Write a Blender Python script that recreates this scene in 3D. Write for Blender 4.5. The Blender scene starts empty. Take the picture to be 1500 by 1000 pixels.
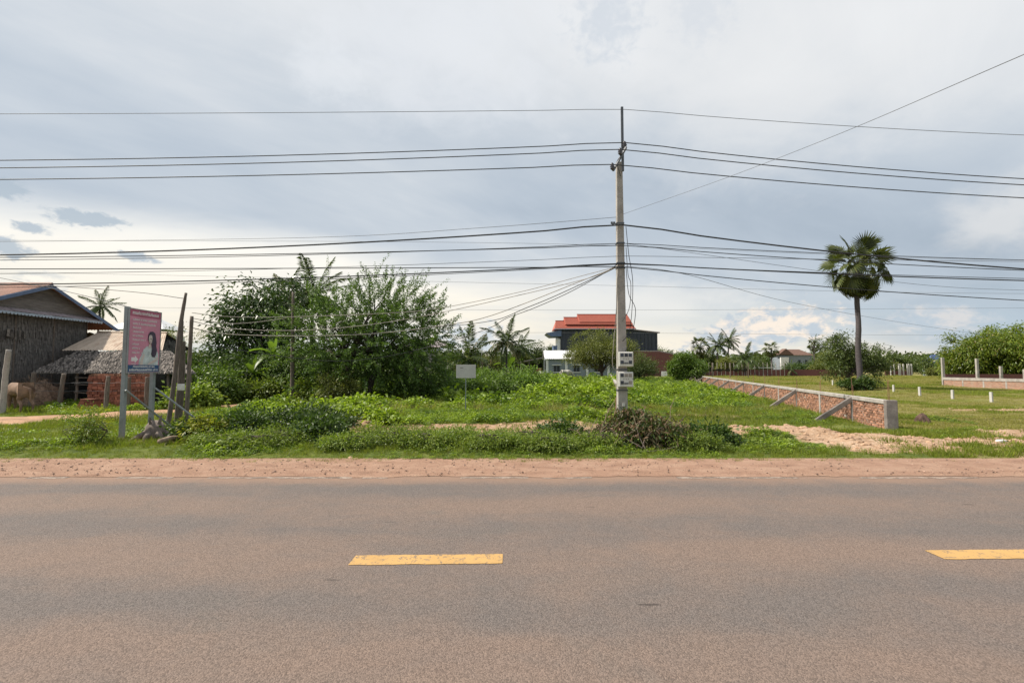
import bpy, bmesh, math, random
import numpy as np
from mathutils import Vector, Matrix, Euler

R = math.radians
random.seed(7)
rng = np.random.default_rng(11)
scene = bpy.context.scene
COL = scene.collection

# ------------------------------------------------------------------ camera
CAM_H = 1.65
LENS = 17.0
PITCH = R(3.233)
F = 1500 * LENS / 36.0
cam = bpy.data.cameras.new('camera')
cam.lens = LENS
cam.sensor_width = 36.0
cam.sensor_fit = 'HORIZONTAL'
cam.clip_start = 0.1
cam.clip_end = 9000
cam_o = bpy.data.objects.new('camera', cam)
cam_o.location = (0, 0, CAM_H)
cam_o.rotation_euler = (math.pi / 2 + PITCH, 0, 0)
COL.objects.link(cam_o)
scene.camera = cam_o


def ray(px, py):
    x = (px - 750) / F
    v = (500 - py) / F
    return Vector((x, math.cos(PITCH) - v * math.sin(PITCH), math.sin(PITCH) + v * math.cos(PITCH)))


def P(px, py, D):
    d = ray(px, py)
    return Vector((0, 0, CAM_H)) + d * (D / d.y)


# ------------------------------------------------------------------ exposure
EXPO = 0.62
vs = scene.view_settings
scene.display_settings.display_device = 'sRGB'
vs.view_transform = 'Standard'
vs.look = 'None'
vs.gamma = 1.0
vs.use_curve_mapping = False
vs.exposure = EXPO
scene.cycles.use_denoising = True
scene.cycles.max_bounces = 4
scene.cycles.diffuse_bounces = 3
scene.cycles.transparent_max_bounces = 8

# ------------------------------------------------------------------ sun
SUN_EL = R(51)
SUN_DIR = Vector((-0.98, 0.02, 0)).normalized() * math.cos(SUN_EL) + Vector((0, 0, math.sin(SUN_EL)))
sun = bpy.data.lights.new('sun', 'SUN')
sun.energy = 4.2
sun.angle = R(1.2)
sun.color = (1.0, 0.93, 0.82)
sun_o = bpy.data.objects.new('sun', sun)
sun_o.rotation_euler = (-SUN_DIR).to_track_quat('-Z', 'Y').to_euler()
sun_o.location = (-30, 10, 40)
COL.objects.link(sun_o)

# ------------------------------------------------------------------ world: hazy sky under a broken cloud deck
world = bpy.data.worlds.new('World')
scene.world = world
world.use_nodes = True
WN = world.node_tree.nodes
WL = world.node_tree.links
for n in list(WN):
    WN.remove(n)


class NG:
    """small helper to write node maths"""

    def __init__(self, nodes, links):
        self.N, self.L = nodes, links

    def put(self, sock, v):
        if isinstance(v, bpy.types.NodeSocket):
            self.L.new(v, sock)
        elif isinstance(v, (tuple, list)) and len(v) == 3 and sock.type == 'RGBA':
            sock.default_value = (*v, 1)
        else:
            sock.default_value = v

    def m(self, op, a, b=None, c=None, clamp=False):
        n = self.N.new('ShaderNodeMath')
        n.operation = op
        n.use_clamp = clamp
        for i, v in enumerate((a, b, c)):
            if v is not None:
                self.put(n.inputs[i], v)
        return n.outputs[0]

    def mix(self, f, a, b, mode='MIX'):
        n = self.N.new('ShaderNodeMix')
        n.data_type = 'RGBA'
        n.blend_type = mode
        self.put(n.inputs[0], f)
        self.put(n.inputs[6], a)
        self.put(n.inputs[7], b)
        return n.outputs[2]

    def smooth(self, x, a, b, lo=0.0, hi=1.0):
        n = self.N.new('ShaderNodeMapRange')
        n.interpolation_type = 'SMOOTHSTEP'
        for i, v in enumerate((x, a, b, lo, hi)):
            self.put(n.inputs[i], v)
        return n.outputs[0]

    def noise(self, vec, scale, detail=4, rough=0.5, dist=0.0):
        n = self.N.new('ShaderNodeTexNoise')
        if vec is not None:
            self.L.new(vec, n.inputs['Vector'])
        n.inputs['Scale'].default_value = scale
        n.inputs['Detail'].default_value = detail
        n.inputs['Roughness'].default_value = rough
        n.inputs['Distortion'].default_value = dist
        return n.outputs['Fac']

    def comb(self, x, y, z):
        n = self.N.new('ShaderNodeCombineXYZ')
        for i, v in enumerate((x, y, z)):
            self.put(n.inputs[i], v)
        return n.outputs[0]

    def ramp(self, fac, stops):
        n = self.N.new('ShaderNodeValToRGB')
        e = n.color_ramp.elements
        while len(e) > 1:
            e.remove(e[-1])
        e[0].position = stops[0][0]
        e[0].color = (*stops[0][1], 1)
        for p, c in stops[1:]:
            k = e.new(p)
            k.color = (*c, 1)
        self.L.new(fac, n.inputs[0])
        return n.outputs[0]


def build_world():
    g = NG(WN, WL)
    tc = WN.new('ShaderNodeTexCoord')
    nrm = WN.new('ShaderNodeVectorMath')
    nrm.operation = 'NORMALIZE'
    WL.new(tc.outputs['Generated'], nrm.inputs[0])
    sep = WN.new('ShaderNodeSeparateXYZ')
    WL.new(nrm.outputs[0], sep.inputs[0])
    x, y, z = sep.outputs
    sky = WN.new('ShaderNodeTexSky')
    sky.sky_type = 'NISHITA'
    sky.sun_disc = False
    sky.sun_elevation = SUN_EL
    sky.sun_rotation = math.atan2(SUN_DIR.x, SUN_DIR.y)
    sky.air_density = 1.2
    sky.dust_density = 2.5
    clear = g.mix(1.0, sky.outputs[0], (0.085, 0.085, 0.085), 'MULTIPLY')
    # cloud deck seen in perspective: direction projected on a flat layer
    zz = g.m('ADD', g.m('MAXIMUM', z, 0.0), 0.16)
    u = g.m('DIVIDE', x, zz)
    v = g.m('DIVIDE', y, zz)
    # streaks run obliquely
    ur = g.m('ADD', g.m('MULTIPLY', u, 0.80), g.m('MULTIPLY', v, 0.60))
    vr = g.m('SUBTRACT', g.m('MULTIPLY', v, 0.80), g.m('MULTIPLY', u, 0.60))
    big = g.noise(g.comb(g.m('MULTIPLY', ur, 0.55), vr, 3.3), 0.42, 5, 0.52, 0.5)
    med = g.noise(g.comb(g.m('MULTIPLY', ur, 0.6), vr, 8.1), 1.15, 7, 0.56, 0.8)
    fine = g.noise(g.comb(g.m('MULTIPLY', ur, 0.45), vr, 1.7), 3.2, 8, 0.62, 0.6)
    dens = g.m('ADD', g.m('ADD', g.m('MULTIPLY', big, 0.62), g.m('MULTIPLY', med, 0.33)), g.m('MULTIPLY', fine, 0.12))
    # nearer the zenith the layer thins and turns white
    dens = g.m('ADD', dens, g.m('SUBTRACT', g.m('MULTIPLY', g.smooth(z, 0.22, 0.58), 0.17), 0.02))
    deck = g.ramp(dens, [(0.36, (0.265, 0.312, 0.368)), (0.48, (0.335, 0.380, 0.432)), (0.58, (0.41, 0.445, 0.482)),
                         (0.67, (0.505, 0.522, 0.538)), (0.80, (0.63, 0.632, 0.632))])
    col = g.mix(0.93, clear, deck)
    # the far edge of the deck is a straight line across the sky; under it the air is pale and sunlit
    d1, d2 = ray(0, 296).normalized(), ray(860, 425).normalized()
    n = d1.cross(d2).normalized()
    if n.z > 0:
        n = -n
    dot = g.m('ADD', g.m('ADD', g.m('MULTIPLY', x, n.x), g.m('MULTIPLY', y, n.y)), g.m('MULTIPLY', z, n.z))
    edge_n = g.noise(g.comb(g.m('MULTIPLY', u, 0.7), v, 0.3), 1.1, 6, 0.55, 0.4)
    dotn = g.m('ADD', dot, g.m('MULTIPLY', g.m('SUBTRACT', edge_n, 0.5), 0.10))
    gap = g.smooth(dotn, -0.045, 0.055)
    low = g.smooth(z, 0.0, 0.33)
    cream = g.mix(low, (0.66, 0.60, 0.49), (0.76, 0.74, 0.69))
    streak = g.noise(g.comb(g.m('MULTIPLY', u, 0.25), v, 5.5), 2.2, 6, 0.55, 0.2)
    cream = g.mix(g.smooth(streak, 0.35, 0.7, 0.0, 0.35), cream, (0.50, 0.51, 0.515))
    col = g.mix(g.m('MULTIPLY', gap, 0.93), col, cream)
    # low blue-grey band of far rain haze, all round the horizon
    az = g.m('ARCTAN2', x, y)
    hz_n = g.noise(g.comb(g.m('MULTIPLY', az, 1.0), g.m('MULTIPLY', z, 3.0), 2.0), 2.4, 5, 0.5, 0.2)
    hz = g.m('MULTIPLY', g.m('MULTIPLY', g.smooth(z, 0.20, 0.02), g.smooth(hz_n, 0.36, 0.58)), 0.55)
    col = g.mix(hz, col, (0.30, 0.385, 0.45))

    # individual clouds; their ragged outlines share three noises
    def azn(k, seed, det):
        return g.noise(g.comb(g.m('MULTIPLY', az, k), g.m('MULTIPLY', z, k * 1.7), seed), 1.0, det, 0.62, 0.3)
    nA, nB, nT = azn(9, 1.0, 5), azn(34, 4.0, 5), azn(26, 9.0, 4)
    tintf = g.smooth(nT, 0.40, 0.60)

    def cloud(col, px, py, hw, hh, c, nn, soft, k, rough=1.0, tint=None):
        d = ray(px, py).normalized()
        a0, z0 = math.atan2(d.x, d.y), d.z
        wa = hw / F * (d.y ** 2)
        wz = hh / F
        pu = g.m('DIVIDE', g.m('SUBTRACT', az, a0), wa)
        pv = g.m('DIVIDE', g.m('SUBTRACT', z, z0), wz)
        dd = g.m('ADD', g.m('POWER', g.m('ADD', g.m('MULTIPLY', pu, pu), g.m('MULTIPLY', pv, pv)), 0.5),
                 g.m('MULTIPLY', g.m('SUBTRACT', nn, 0.5), 3.0 * rough))
        mk = g.m('MULTIPLY', g.smooth(dd, 1.0 + soft, 1.0 - soft), k)
        cc = c if tint is None else g.mix(tintf, tint, c)
        return g.mix(mk, col, cc)

    DK, BD = (0.30, 0.355, 0.41), (0.36, 0.41, 0.46)
    col = cloud(col, 640, 70, 230, 60, (0.53, 0.55, 0.58), nA, 0.9, 0.55)
    col = cloud(col, 1130, 130, 230, 70, (0.55, 0.555, 0.56), nA, 0.9, 0.45)
    col = cloud(col, 892, 34, 62, 26, (0.40, 0.44, 0.49), nB, 0.8, 0.65, 1.3)
    col = cloud(col, 1030, 4, 60, 26, (0.44, 0.47, 0.51), nB, 0.8, 0.6, 1.3)
    col = cloud(col, 1480, 318, 90, 30, (0.56, 0.555, 0.545), nA, 0.8, 0.6)
    col = cloud(col, 480, 105, 70, 22, (0.54, 0.565, 0.595), nB, 0.9, 0.3, 1.2)
    col = cloud(col, 950, 440, 130, 22, (0.56, 0.56, 0.545), nA, 0.7, 0.6)
    col = cloud(col, 1135, 478, 90, 24, (0.66, 0.58, 0.50), nB, 0.3, 0.9, 0.9, BD)
    col = cloud(col, 1060, 502, 60, 20, (0.60, 0.55, 0.50), nB, 0.3, 0.85, 0.9, BD)
    col = cloud(col, 1370, 470, 60, 16, (0.56, 0.52, 0.49), nB, 0.5, 0.6, 0.9, BD)
    col = cloud(col, 690, 497, 50, 24, (0.60, 0.58, 0.55), nB, 0.3, 0.8, 0.9, (0.38, 0.44, 0.50))
    col = cloud(col, 60, 410, 45, 10, (0.68, 0.65, 0.58), nB, 0.3, 0.8, 0.9, (0.48, 0.49, 0.48))
    for px, py, hw, hh in [(125, 321, 52, 8), (45, 334, 30, 5), (12, 364, 34, 9), (198, 376, 34, 5), (4, 276, 40, 10)]:
        col = cloud(col, px, py, hw, hh, DK, nB, 0.35, 0.85, 1.0)
    # darker underside of ground half: light bounced by land
    col = g.mix(g.smooth(z, 0.0, -0.05), col, (0.16, 0.15, 0.10))
    bg = WN.new('ShaderNodeBackground')
    WL.new(col, bg.inputs[0])
    bg.inputs[1].default_value = 1.0
    out = WN.new('ShaderNodeOutputWorld')
    WL.new(bg.outputs[0], out.inputs[0])


build_world()


# ------------------------------------------------------------------ materials
MATS = {}


def new_mat(name):
    m = bpy.data.materials.new(name)
    m.use_nodes = True
    nt = m.node_tree
    b = nt.nodes['Principled BSDF']
    MATS[name] = m
    return m, NG(nt.nodes, nt.links), b


def plain(name, c, rough=0.75, var=0.18, scale=6.0, bump=0.15, metal=0.0, stretch=None, rnd=0.0, dirt=None):
    """a base colour with noise wear; rnd varies it from piece to piece"""
    m, g, b = new_mat(name)
    tc = g.N.new('ShaderNodeTexCoord')
    vec = tc.outputs['Object']
    if stretch:
        mp = g.N.new('ShaderNodeMapping')
        mp.inputs['Scale'].default_value = stretch
        g.L.new(vec, mp.inputs[0])
        vec = mp.outputs[0]
    n1 = g.noise(vec, scale, 6, 0.6, 0.2)
    n2 = g.noise(vec, scale * 7, 4, 0.6)
    f = g.m('ADD', g.m('MULTIPLY', n1, 0.65), g.m('MULTIPLY', n2, 0.35))
    lo = tuple(max(0, k * (1 - 1.6 * var)) for k in c)
    hi = tuple(min(0.95, k * (1 + 1.6 * var)) for k in c)
    col = g.mix(g.smooth(f, 0.3, 0.7), lo, hi)
    if dirt:
        col = g.mix(g.smooth(g.noise(vec, scale * 0.6, 7, 0.65, 0.6), 0.52, 0.70, 0, 0.8), col, dirt)
    if rnd:
        oi = g.N.new('ShaderNodeObjectInfo')
        ge = g.N.new('ShaderNodeNewGeometry')
        r = g.m('FRACT', g.m('ADD', g.m('MULTIPLY', oi.outputs['Random'], 7.3), ge.outputs['Random Per Island']))
        k = g.m('ADD', g.m('MULTIPLY', r, 2 * rnd), 1 - rnd)
        col = g.mix(1.0, col, g.comb(k, k, k), 'MULTIPLY')
    g.L.new(col, b.inputs['Base Color'])
    b.inputs['Roughness'].default_value = rough
    b.inputs['Metallic'].default_value = metal
    if bump:
        bp = g.N.new('ShaderNodeBump')
        bp.inputs['Strength'].default_value = bump
        bp.inputs['Distance'].default_value = 0.02
        g.L.new(f, bp.inputs['Height'])
        g.L.new(bp.outputs[0], b.inputs['Normal'])
    return m


def leaf_mat(name, a, c, transl=0.35, rough=0.5, third=None):
    """leaf colours vary leaf by leaf; some light passes through"""
    m, g, b = new_mat(name)
    ge = g.N.new('ShaderNodeNewGeometry')
    oi = g.N.new('ShaderNodeObjectInfo')
    r = ge.outputs['Random Per Island']
    col = g.mix(r, a, c)
    tc = g.N.new('ShaderNodeTexCoord')
    k = g.m('ADD', 0.78, g.m('MULTIPLY', oi.outputs['Random'], 0.44))
    col = g.mix(1.0, col, g.comb(k, k, g.m('MULTIPLY', k, 0.95)), 'MULTIPLY')
    if third:
        r2 = g.m('FRACT', g.m('MULTIPLY', r, 37.7))
        col = g.mix(g.smooth(r2, third[0] - 0.02, third[0] + 0.02, 1.0, 0.0), col, third[1])
    g.L.new(col, b.inputs['Base Color'])
    b.inputs['Roughness'].default_value = rough
    b.inputs['Specular IOR Level'].default_value = 0.35
    tr = g.N.new('ShaderNodeBsdfTranslucent')
    tcol = g.mix(1.0, col, (1.25, 1.35, 0.6), 'MULTIPLY')
    g.L.new(tcol, tr.inputs[0])
    ms = g.N.new('ShaderNodeMixShader')
    ms.inputs[0].default_value = transl
    g.L.new(b.outputs[0], ms.inputs[1])
    g.L.new(tr.outputs[0], ms.inputs[2])
    g.L.new(ms.outputs[0], g.N['Material Output'].inputs[0])
    return m


def ground_mat():
    m, g, b = new_mat('ground')
    tc = g.N.new('ShaderNodeTexCoord')
    vec = tc.outputs['Object']
    at = g.N.new('ShaderNodeAttribute')
    at.attribute_name = 'bare'
    at2 = g.N.new('ShaderNodeAttribute')
    at2.attribute_name = 'dry'
    n_s = g.noise(vec, 0.9, 8, 0.62, 0.3)
    n_f = g.noise(vec, 9, 8, 0.65, 0.2)
    n_g = g.noise(vec, 38, 4, 0.7)
    soil = g.ramp(g.m('ADD', g.m('MULTIPLY', n_s, 0.5), g.m('MULTIPLY', n_f, 0.5)),
                  [(0.30, (0.20, 0.115, 0.065)), (0.45, (0.33, 0.205, 0.125)), (0.58, (0.46, 0.325, 0.225)), (0.72, (0.56, 0.44, 0.33))])
    soil = g.mix(g.smooth(n_g, 0.60, 0.70, 0, 0.5), soil, (0.16, 0.09, 0.06))
    grass = g.mix(g.smooth(n_f, 0.3, 0.7), (0.050, 0.070, 0.016), (0.115, 0.150, 0.030))
    grass = g.mix(g.smooth(n_s, 0.4, 0.66, 0, 0.65), grass, (0.165, 0.180, 0.045))
    dryc = g.mix(g.smooth(n_f, 0.3, 0.7), (0.155, 0.145, 0.045), (0.270, 0.225, 0.095))
    n_l = g.noise(vec, 0.16, 7, 0.62, 0.4)
    dryc = g.mix(g.smooth(n_l, 0.50, 0.64, 0, 0.75), dryc, (0.150, 0.195, 0.035))
    dryc = g.mix(g.smooth(n_s, 0.60, 0.72, 0, 0.5), dryc, (0.27, 0.20, 0.12))
    col = g.mix(at2.outputs['Fac'], grass, dryc)
    bm = g.smooth(g.m('ADD', at.outputs['Fac'], g.m('MULTIPLY', g.m('SUBTRACT', n_f, 0.5), 0.7)), 0.38, 0.62)
    col = g.mix(bm, col, soil)
    g.L.new(col, b.inputs['Base Color'])
    b.inputs['Roughness'].default_value = 0.95
    b.inputs['Specular IOR Level'].default_value = 0.15
    bp = g.N.new('ShaderNodeBump')
    bp.inputs['Strength'].default_value = 0.9
    bp.inputs['Distance'].default_value = 0.06
    g.L.new(g.m('ADD', n_f, g.m('MULTIPLY', n_g, 0.35)), bp.inputs['Height'])
    g.L.new(bp.outputs[0], b.inputs['Normal'])
    return m


def road_mat():
    m, g, b = new_mat('asphalt')
    tc = g.N.new('ShaderNodeTexCoord')
    vec = tc.outputs['Object']
    sp = g.N.new('ShaderNodeSeparateXYZ')
    g.L.new(vec, sp.inputs[0])
    x, y, z = sp.outputs
    wob = g.m('MULTIPLY', g.m('SUBTRACT', g.noise(vec, 0.35, 4), 0.5), 0.7)
    yy = g.m('ADD', y, wob)
    # wheel tracks polished free of red dust
    tr = g.m('COSINE', g.m('MULTIPLY', g.m('SUBTRACT', yy, 5.1), 2 * math.pi / 1.62))
    st = g.noise(g.comb(g.m('MULTIPLY', x, 0.22), y, 0.0), 1.3, 7, 0.6, 0.4)
    pt = g.noise(vec, 1.6, 7, 0.65, 0.6)
    dust = g.m('ADD', g.m('ADD', g.m('MULTIPLY', tr, -0.17), st), g.m('MULTIPLY', g.m('SUBTRACT', pt, 0.5), 0.7))
    base = g.mix(g.smooth(dust, 0.15, 0.80), (0.126, 0.107, 0.098), (0.176, 0.128, 0.103))
    dk = g.smooth(g.noise(g.comb(g.m('MULTIPLY', x, 0.5), y, 4.0), 1.7, 6, 0.62, 0.5), 0.57, 0.72, 0, 0.40)
    base = g.mix(dk, base, (0.118, 0.105, 0.094))
    # aggregate
    vo = g.N.new('ShaderNodeTexVoronoi')
    vo.inputs['Scale'].default_value = 120
    g.L.new(vec, vo.inputs['Vector'])
    sc_ = g.N.new('ShaderNodeSeparateColor')
    g.L.new(vo.outputs['Color'], sc_.inputs[0])
    pb = sc_.outputs[0]
    k = g.m('ADD', 0.70, g.m('MULTIPLY', pb, 0.60))
    base = g.mix(1.0, base, g.comb(k, k, k), 'MULTIPLY')
    gr = g.noise(vec, 64, 5, 0.75)
    base = g.mix(g.smooth(gr, 0.58, 0.72, 0, 0.6), base, (0.055, 0.045, 0.04))
    base = g.mix(g.smooth(gr, 0.40, 0.30, 0, 0.45), base, (0.36, 0.27, 0.20))
    # short scars and tar flecks drawn out along the road
    vs_ = g.N.new('ShaderNodeTexVoronoi')
    vs_.inputs['Scale'].default_value = 1.0
    g.L.new(g.comb(g.m('MULTIPLY', x, 0.9), g.m('MULTIPLY', y, 4.5), 0.0), vs_.inputs['Vector'])
    sc2 = g.N.new('ShaderNodeSeparateColor')
    g.L.new(vs_.outputs['Color'], sc2.inputs[0])
    fl = g.m('MULTIPLY', g.smooth(g.m('ADD', vs_.outputs['Distance'], g.m('MULTIPLY', g.m('SUBTRACT', gr, 0.5), 0.12)), 0.09, 0.05), g.smooth(sc2.outputs[0], 0.72, 0.76))
    base = g.mix(g.m('MULTIPLY', fl, 0.75), base, (0.05, 0.04, 0.036))
    # dust blown over the edge
    ed = g.smooth(g.m('ADD', y, g.m('MULTIPLY', g.m('SUBTRACT', pt, 0.5), 0.5)), 6.9, 7.5, 0, 0.75)
    base = g.mix(ed, base, (0.26, 0.165, 0.115))
    g.L.new(base, b.inputs['Base Color'])
    b.inputs['Roughness'].default_value = 0.86
    b.inputs['Specular IOR Level'].default_value = 0.3
    bp = g.N.new('ShaderNodeBump')
    bp.inputs['Strength'].default_value = 0.55
    bp.inputs['Distance'].default_value = 0.008
    g.L.new(g.m('ADD', g.m('MULTIPLY', vo.outputs['Distance'], -1.0), gr), bp.inputs['Height'])
    g.L.new(bp.outputs[0], b.inputs['Normal'])
    return m


def paint_mat(name, c, wear, scale=14.0):
    m, g, b = new_mat(name)
    tc = g.N.new('ShaderNodeTexCoord')
    vec = tc.outputs['Object']
    n = g.noise(vec, scale, 8, 0.7, 0.4)
    n2 = g.noise(vec, 60, 3, 0.7)
    f = g.m('ADD', g.m('MULTIPLY', n, 0.6), g.m('MULTIPLY', n2, 0.4))
    col = g.mix(g.smooth(f, wear, wear + 0.08), c, (0.15, 0.115, 0.09))
    col = g.mix(g.smooth(g.noise(vec, 3.0, 5), 0.4, 0.7, 0, 0.35), col, tuple(k * 0.7 for k in c))
    g.L.new(col, b.inputs['Base Color'])
    b.inputs['Roughness'].default_value = 0.8
    return m


def gravel_mat():
    m, g, b = new_mat('gravel')
    tc = g.N.new('ShaderNodeTexCoord')
    vec = tc.outputs['Object']
    n1 = g.noise(vec, 3.2, 7, 0.62, 0.4)
    n2 = g.noise(vec, 30, 6, 0.75)
    sp = g.N.new('ShaderNodeMapping')
    sp.inputs['Scale'].default_value = (0.5, 1.5, 1)
    g.L.new(vec, sp.inputs[0])
    n3 = g.noise(sp.outputs[0], 2.2, 6, 0.6, 0.3)
    col = g.ramp(g.m('ADD', g.m('MULTIPLY', n1, 0.5), g.m('MULTIPLY', n3, 0.5)),
                 [(0.34, (0.23, 0.13, 0.083)), (0.48, (0.305, 0.178, 0.118)), (0.60, (0.36, 0.225, 0.155))])
    col = g.mix(g.smooth(n2, 0.58, 0.68, 0, 0.7), col, (0.115, 0.065, 0.048))
    col = g.mix(g.smooth(n2, 0.38, 0.28, 0, 0.5), col, (0.44, 0.31, 0.23))
    g.L.new(col, b.inputs['Base Color'])
    b.inputs['Roughness'].default_value = 0.95
    bp = g.N.new('ShaderNodeBump')
    bp.inputs['Strength'].default_value = 0.9
    bp.inputs['Distance'].default_value = 0.03
    g.L.new(g.m('ADD', n1, n2), bp.inputs['Height'])
    g.L.new(bp.outputs[0], b.inputs['Normal'])
    return m


M_GROUND, M_ROAD, M_GRAVEL = ground_mat(), road_mat(), gravel_mat()
M_YELLOW = paint_mat('yellow_paint', (0.46, 0.275, 0.095), 0.515)
M_WHITEP = paint_mat('white_paint', (0.34, 0.27, 0.22), 0.46, 5.0)
M_CONC = plain('concrete', (0.36, 0.33, 0.30), 0.88, 0.16, 3.0, 0.3, dirt=(0.22, 0.20, 0.175))
M_CONC_D = plain('weathered_concrete', (0.20, 0.175, 0.16), 0.9, 0.22, 4.0, 0.35, dirt=(0.13, 0.115, 0.10))
M_STEEL = plain('galvanised_steel', (0.12, 0.125, 0.135), 0.55, 0.15, 8, 0.05, 0.5)
M_GREYP = plain('grey_steel_paint', (0.22, 0.245, 0.245), 0.5, 0.10, 3, 0.05, dirt=(0.2, 0.19, 0.17))
M_PORC = plain('dark_porcelain', (0.055, 0.05, 0.055), 0.25, 0.1, 5, 0)
M_WIRE = plain('wire_black', (0.022, 0.022, 0.024), 0.6, 0.1, 5, 0)
M_WIRE_L = plain('wire_tan', (0.30, 0.265, 0.225), 0.6, 0.15, 5, 0)
M_WIRE_G = plain('wire_grey', (0.12, 0.125, 0.135), 0.6, 0.1, 5, 0)
M_PLAST = plain('white_plastic', (0.62, 0.60, 0.56), 0.45, 0.07, 5, 0.03, dirt=(0.48, 0.44, 0.38))
M_METER = plain('meter_window', (0.05, 0.055, 0.075), 0.2, 0.3, 9, 0, rnd=0.4)
M_WHITE = plain('white_wall_paint', (0.70, 0.69, 0.67), 0.7, 0.06, 2, 0.05)
M_BOARD = plain('grey_board', (0.50, 0.48, 0.45), 0.6, 0.06, 3, 0.04, dirt=(0.42, 0.40, 0.37))
M_WOOD = plain('weathered_wood', (0.145, 0.115, 0.095), 0.9, 0.30, 6, 0.5, stretch=(4, 4, 0.6), rnd=0.2)
M_WOOD_P = plain('pale_cut_wood', (0.26, 0.19, 0.135), 0.9, 0.2, 6, 0.3)
M_BARK = plain('bark', (0.085, 0.066, 0.055), 0.95, 0.35, 6, 0.6, stretch=(3, 3, 0.7))
M_PALMBARK = plain('palm_bark', (0.075, 0.063, 0.066), 0.95, 0.3, 5, 0.6, stretch=(1, 1, 5))
M_BRICK = plain('brick', (0.31, 0.150, 0.092), 0.9, 0.30, 9, 0.5, rnd=0.45, dirt=(0.25, 0.205, 0.165))
M_BRICK_R = plain('red_clay_block', (0.31, 0.11, 0.07), 0.9, 0.2, 12, 0.3, rnd=0.45)
M_MORTAR = plain('mortar', (0.30, 0.255, 0.215), 0.95, 0.22, 10, 0.5)
M_THATCH = plain('thatch', (0.150, 0.130, 0.115), 0.95, 0.3, 9, 0.3, rnd=0.8)
M_THATCH_D = plain('old_palm_siding', (0.140, 0.128, 0.120), 0.95, 0.22, 9, 0.2, rnd=0.22)
M_DARK = plain('interior_shade', (0.02, 0.019, 0.02), 0.95, 0.3, 4, 0)  # near-black colour stands in for shade inside sheds and lean-tos
M_RUST = plain('rusted_iron', (0.225, 0.105, 0.07), 0.75, 0.22, 1.6, 0.1, stretch=(1, 3, 1), dirt=(0.30, 0.20, 0.16), rnd=0.12)
M_TAN = plain('tan_iron', (0.40, 0.315, 0.24), 0.7, 0.14, 1.4, 0.1, stretch=(3, 1, 1), dirt=(0.27, 0.17, 0.11), rnd=0.10)
M_WHITEIRON = plain('white_iron', (0.66, 0.66, 0.66), 0.5, 0.07, 1, 0.05)
M_BLUE_T = plain('blue_trim', (0.10, 0.145, 0.25), 0.6, 0.15, 4, 0.05)
M_PALEBLUE = plain('pale_blue_trim', (0.33, 0.40, 0.48), 0.6, 0.15, 4, 0.05)
M_PLANK = plain('grey_plank', (0.145, 0.130, 0.120), 0.9, 0.22, 4, 0.3, stretch=(1, 0.5, 4), rnd=0.2)
M_REDTILE = plain('red_tile', (0.42, 0.125, 0.085), 0.7, 0.12, 2.5, 0.2, stretch=(3, 3, 8))
M_NAVY = plain('navy_siding', (0.030, 0.036, 0.050), 0.6, 0.15, 1.2, 0.08, stretch=(4, 4, 0.3))
M_MAROON = plain('maroon_brick', (0.155, 0.062, 0.055), 0.9, 0.2, 6, 0.2, stretch=(1, 1, 4))
M_BGREY = plain('blue_grey_wall', (0.215, 0.245, 0.275), 0.85, 0.08, 1, 0.05)
M_GLASS = plain('window_dark', (0.025, 0.03, 0.036), 0.15, 0.2, 2, 0)
M_BROWNROOF = plain('brown_tile', (0.135, 0.075, 0.055), 0.8, 0.2, 3, 0.1)
M_BLUEROOF = plain('blue_roof', (0.055, 0.09, 0.22), 0.6, 0.1, 2, 0.05)
M_PINKROOF = plain('faded_roof', (0.30, 0.25, 0.26), 0.8, 0.1, 2, 0.05)
M_NET = plain('black_shade_net', (0.03, 0.03, 0.034), 0.95, 0.3, 3, 0.1)
M_STRAW = plain('straw', (0.19, 0.125, 0.085), 0.95, 0.3, 10, 0.5, rnd=0.3)
M_COW_B = plain('brown_hide', (0.22, 0.14, 0.095), 0.85, 0.2, 4, 0.1, dirt=(0.14, 0.09, 0.06))
M_COW_W = plain('white_hide', (0.52, 0.49, 0.44), 0.85, 0.1, 3, 0.1, dirt=(0.35, 0.32, 0.28))
M_PINK = plain('pink_print', (0.56, 0.225, 0.32), 0.5, 0.08, 3, 0)
M_PINK_D = plain('dark_pink_print', (0.36, 0.085, 0.15), 0.5, 0.08, 3, 0)
M_NAVYP = plain('blue_print', (0.022, 0.075, 0.19), 0.5, 0.05, 3, 0)
M_WPRINT = plain('white_print', (0.72, 0.70, 0.70), 0.5, 0.05, 3, 0)
M_HAIR = plain('hair_print', (0.045, 0.03, 0.06), 0.5, 0.2, 9, 0)
M_SKIN = plain('skin_print', (0.55, 0.47, 0.44), 0.5, 0.1, 3, 0)
M_DRESS = plain('dress_print', (0.48, 0.53, 0.54), 0.5, 0.22, 7, 0)
M_CLAY = plain('termite_clay', (0.10, 0.06, 0.045), 0.95, 0.3, 6, 0.8)
M_STONE = plain('pebble', (0.25, 0.165, 0.125), 0.9, 0.2, 6, 0.2, rnd=0.55)
M_TYRE = plain('dark_plastic', (0.04, 0.04, 0.04), 0.7, 0.2, 6, 0.1)

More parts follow.
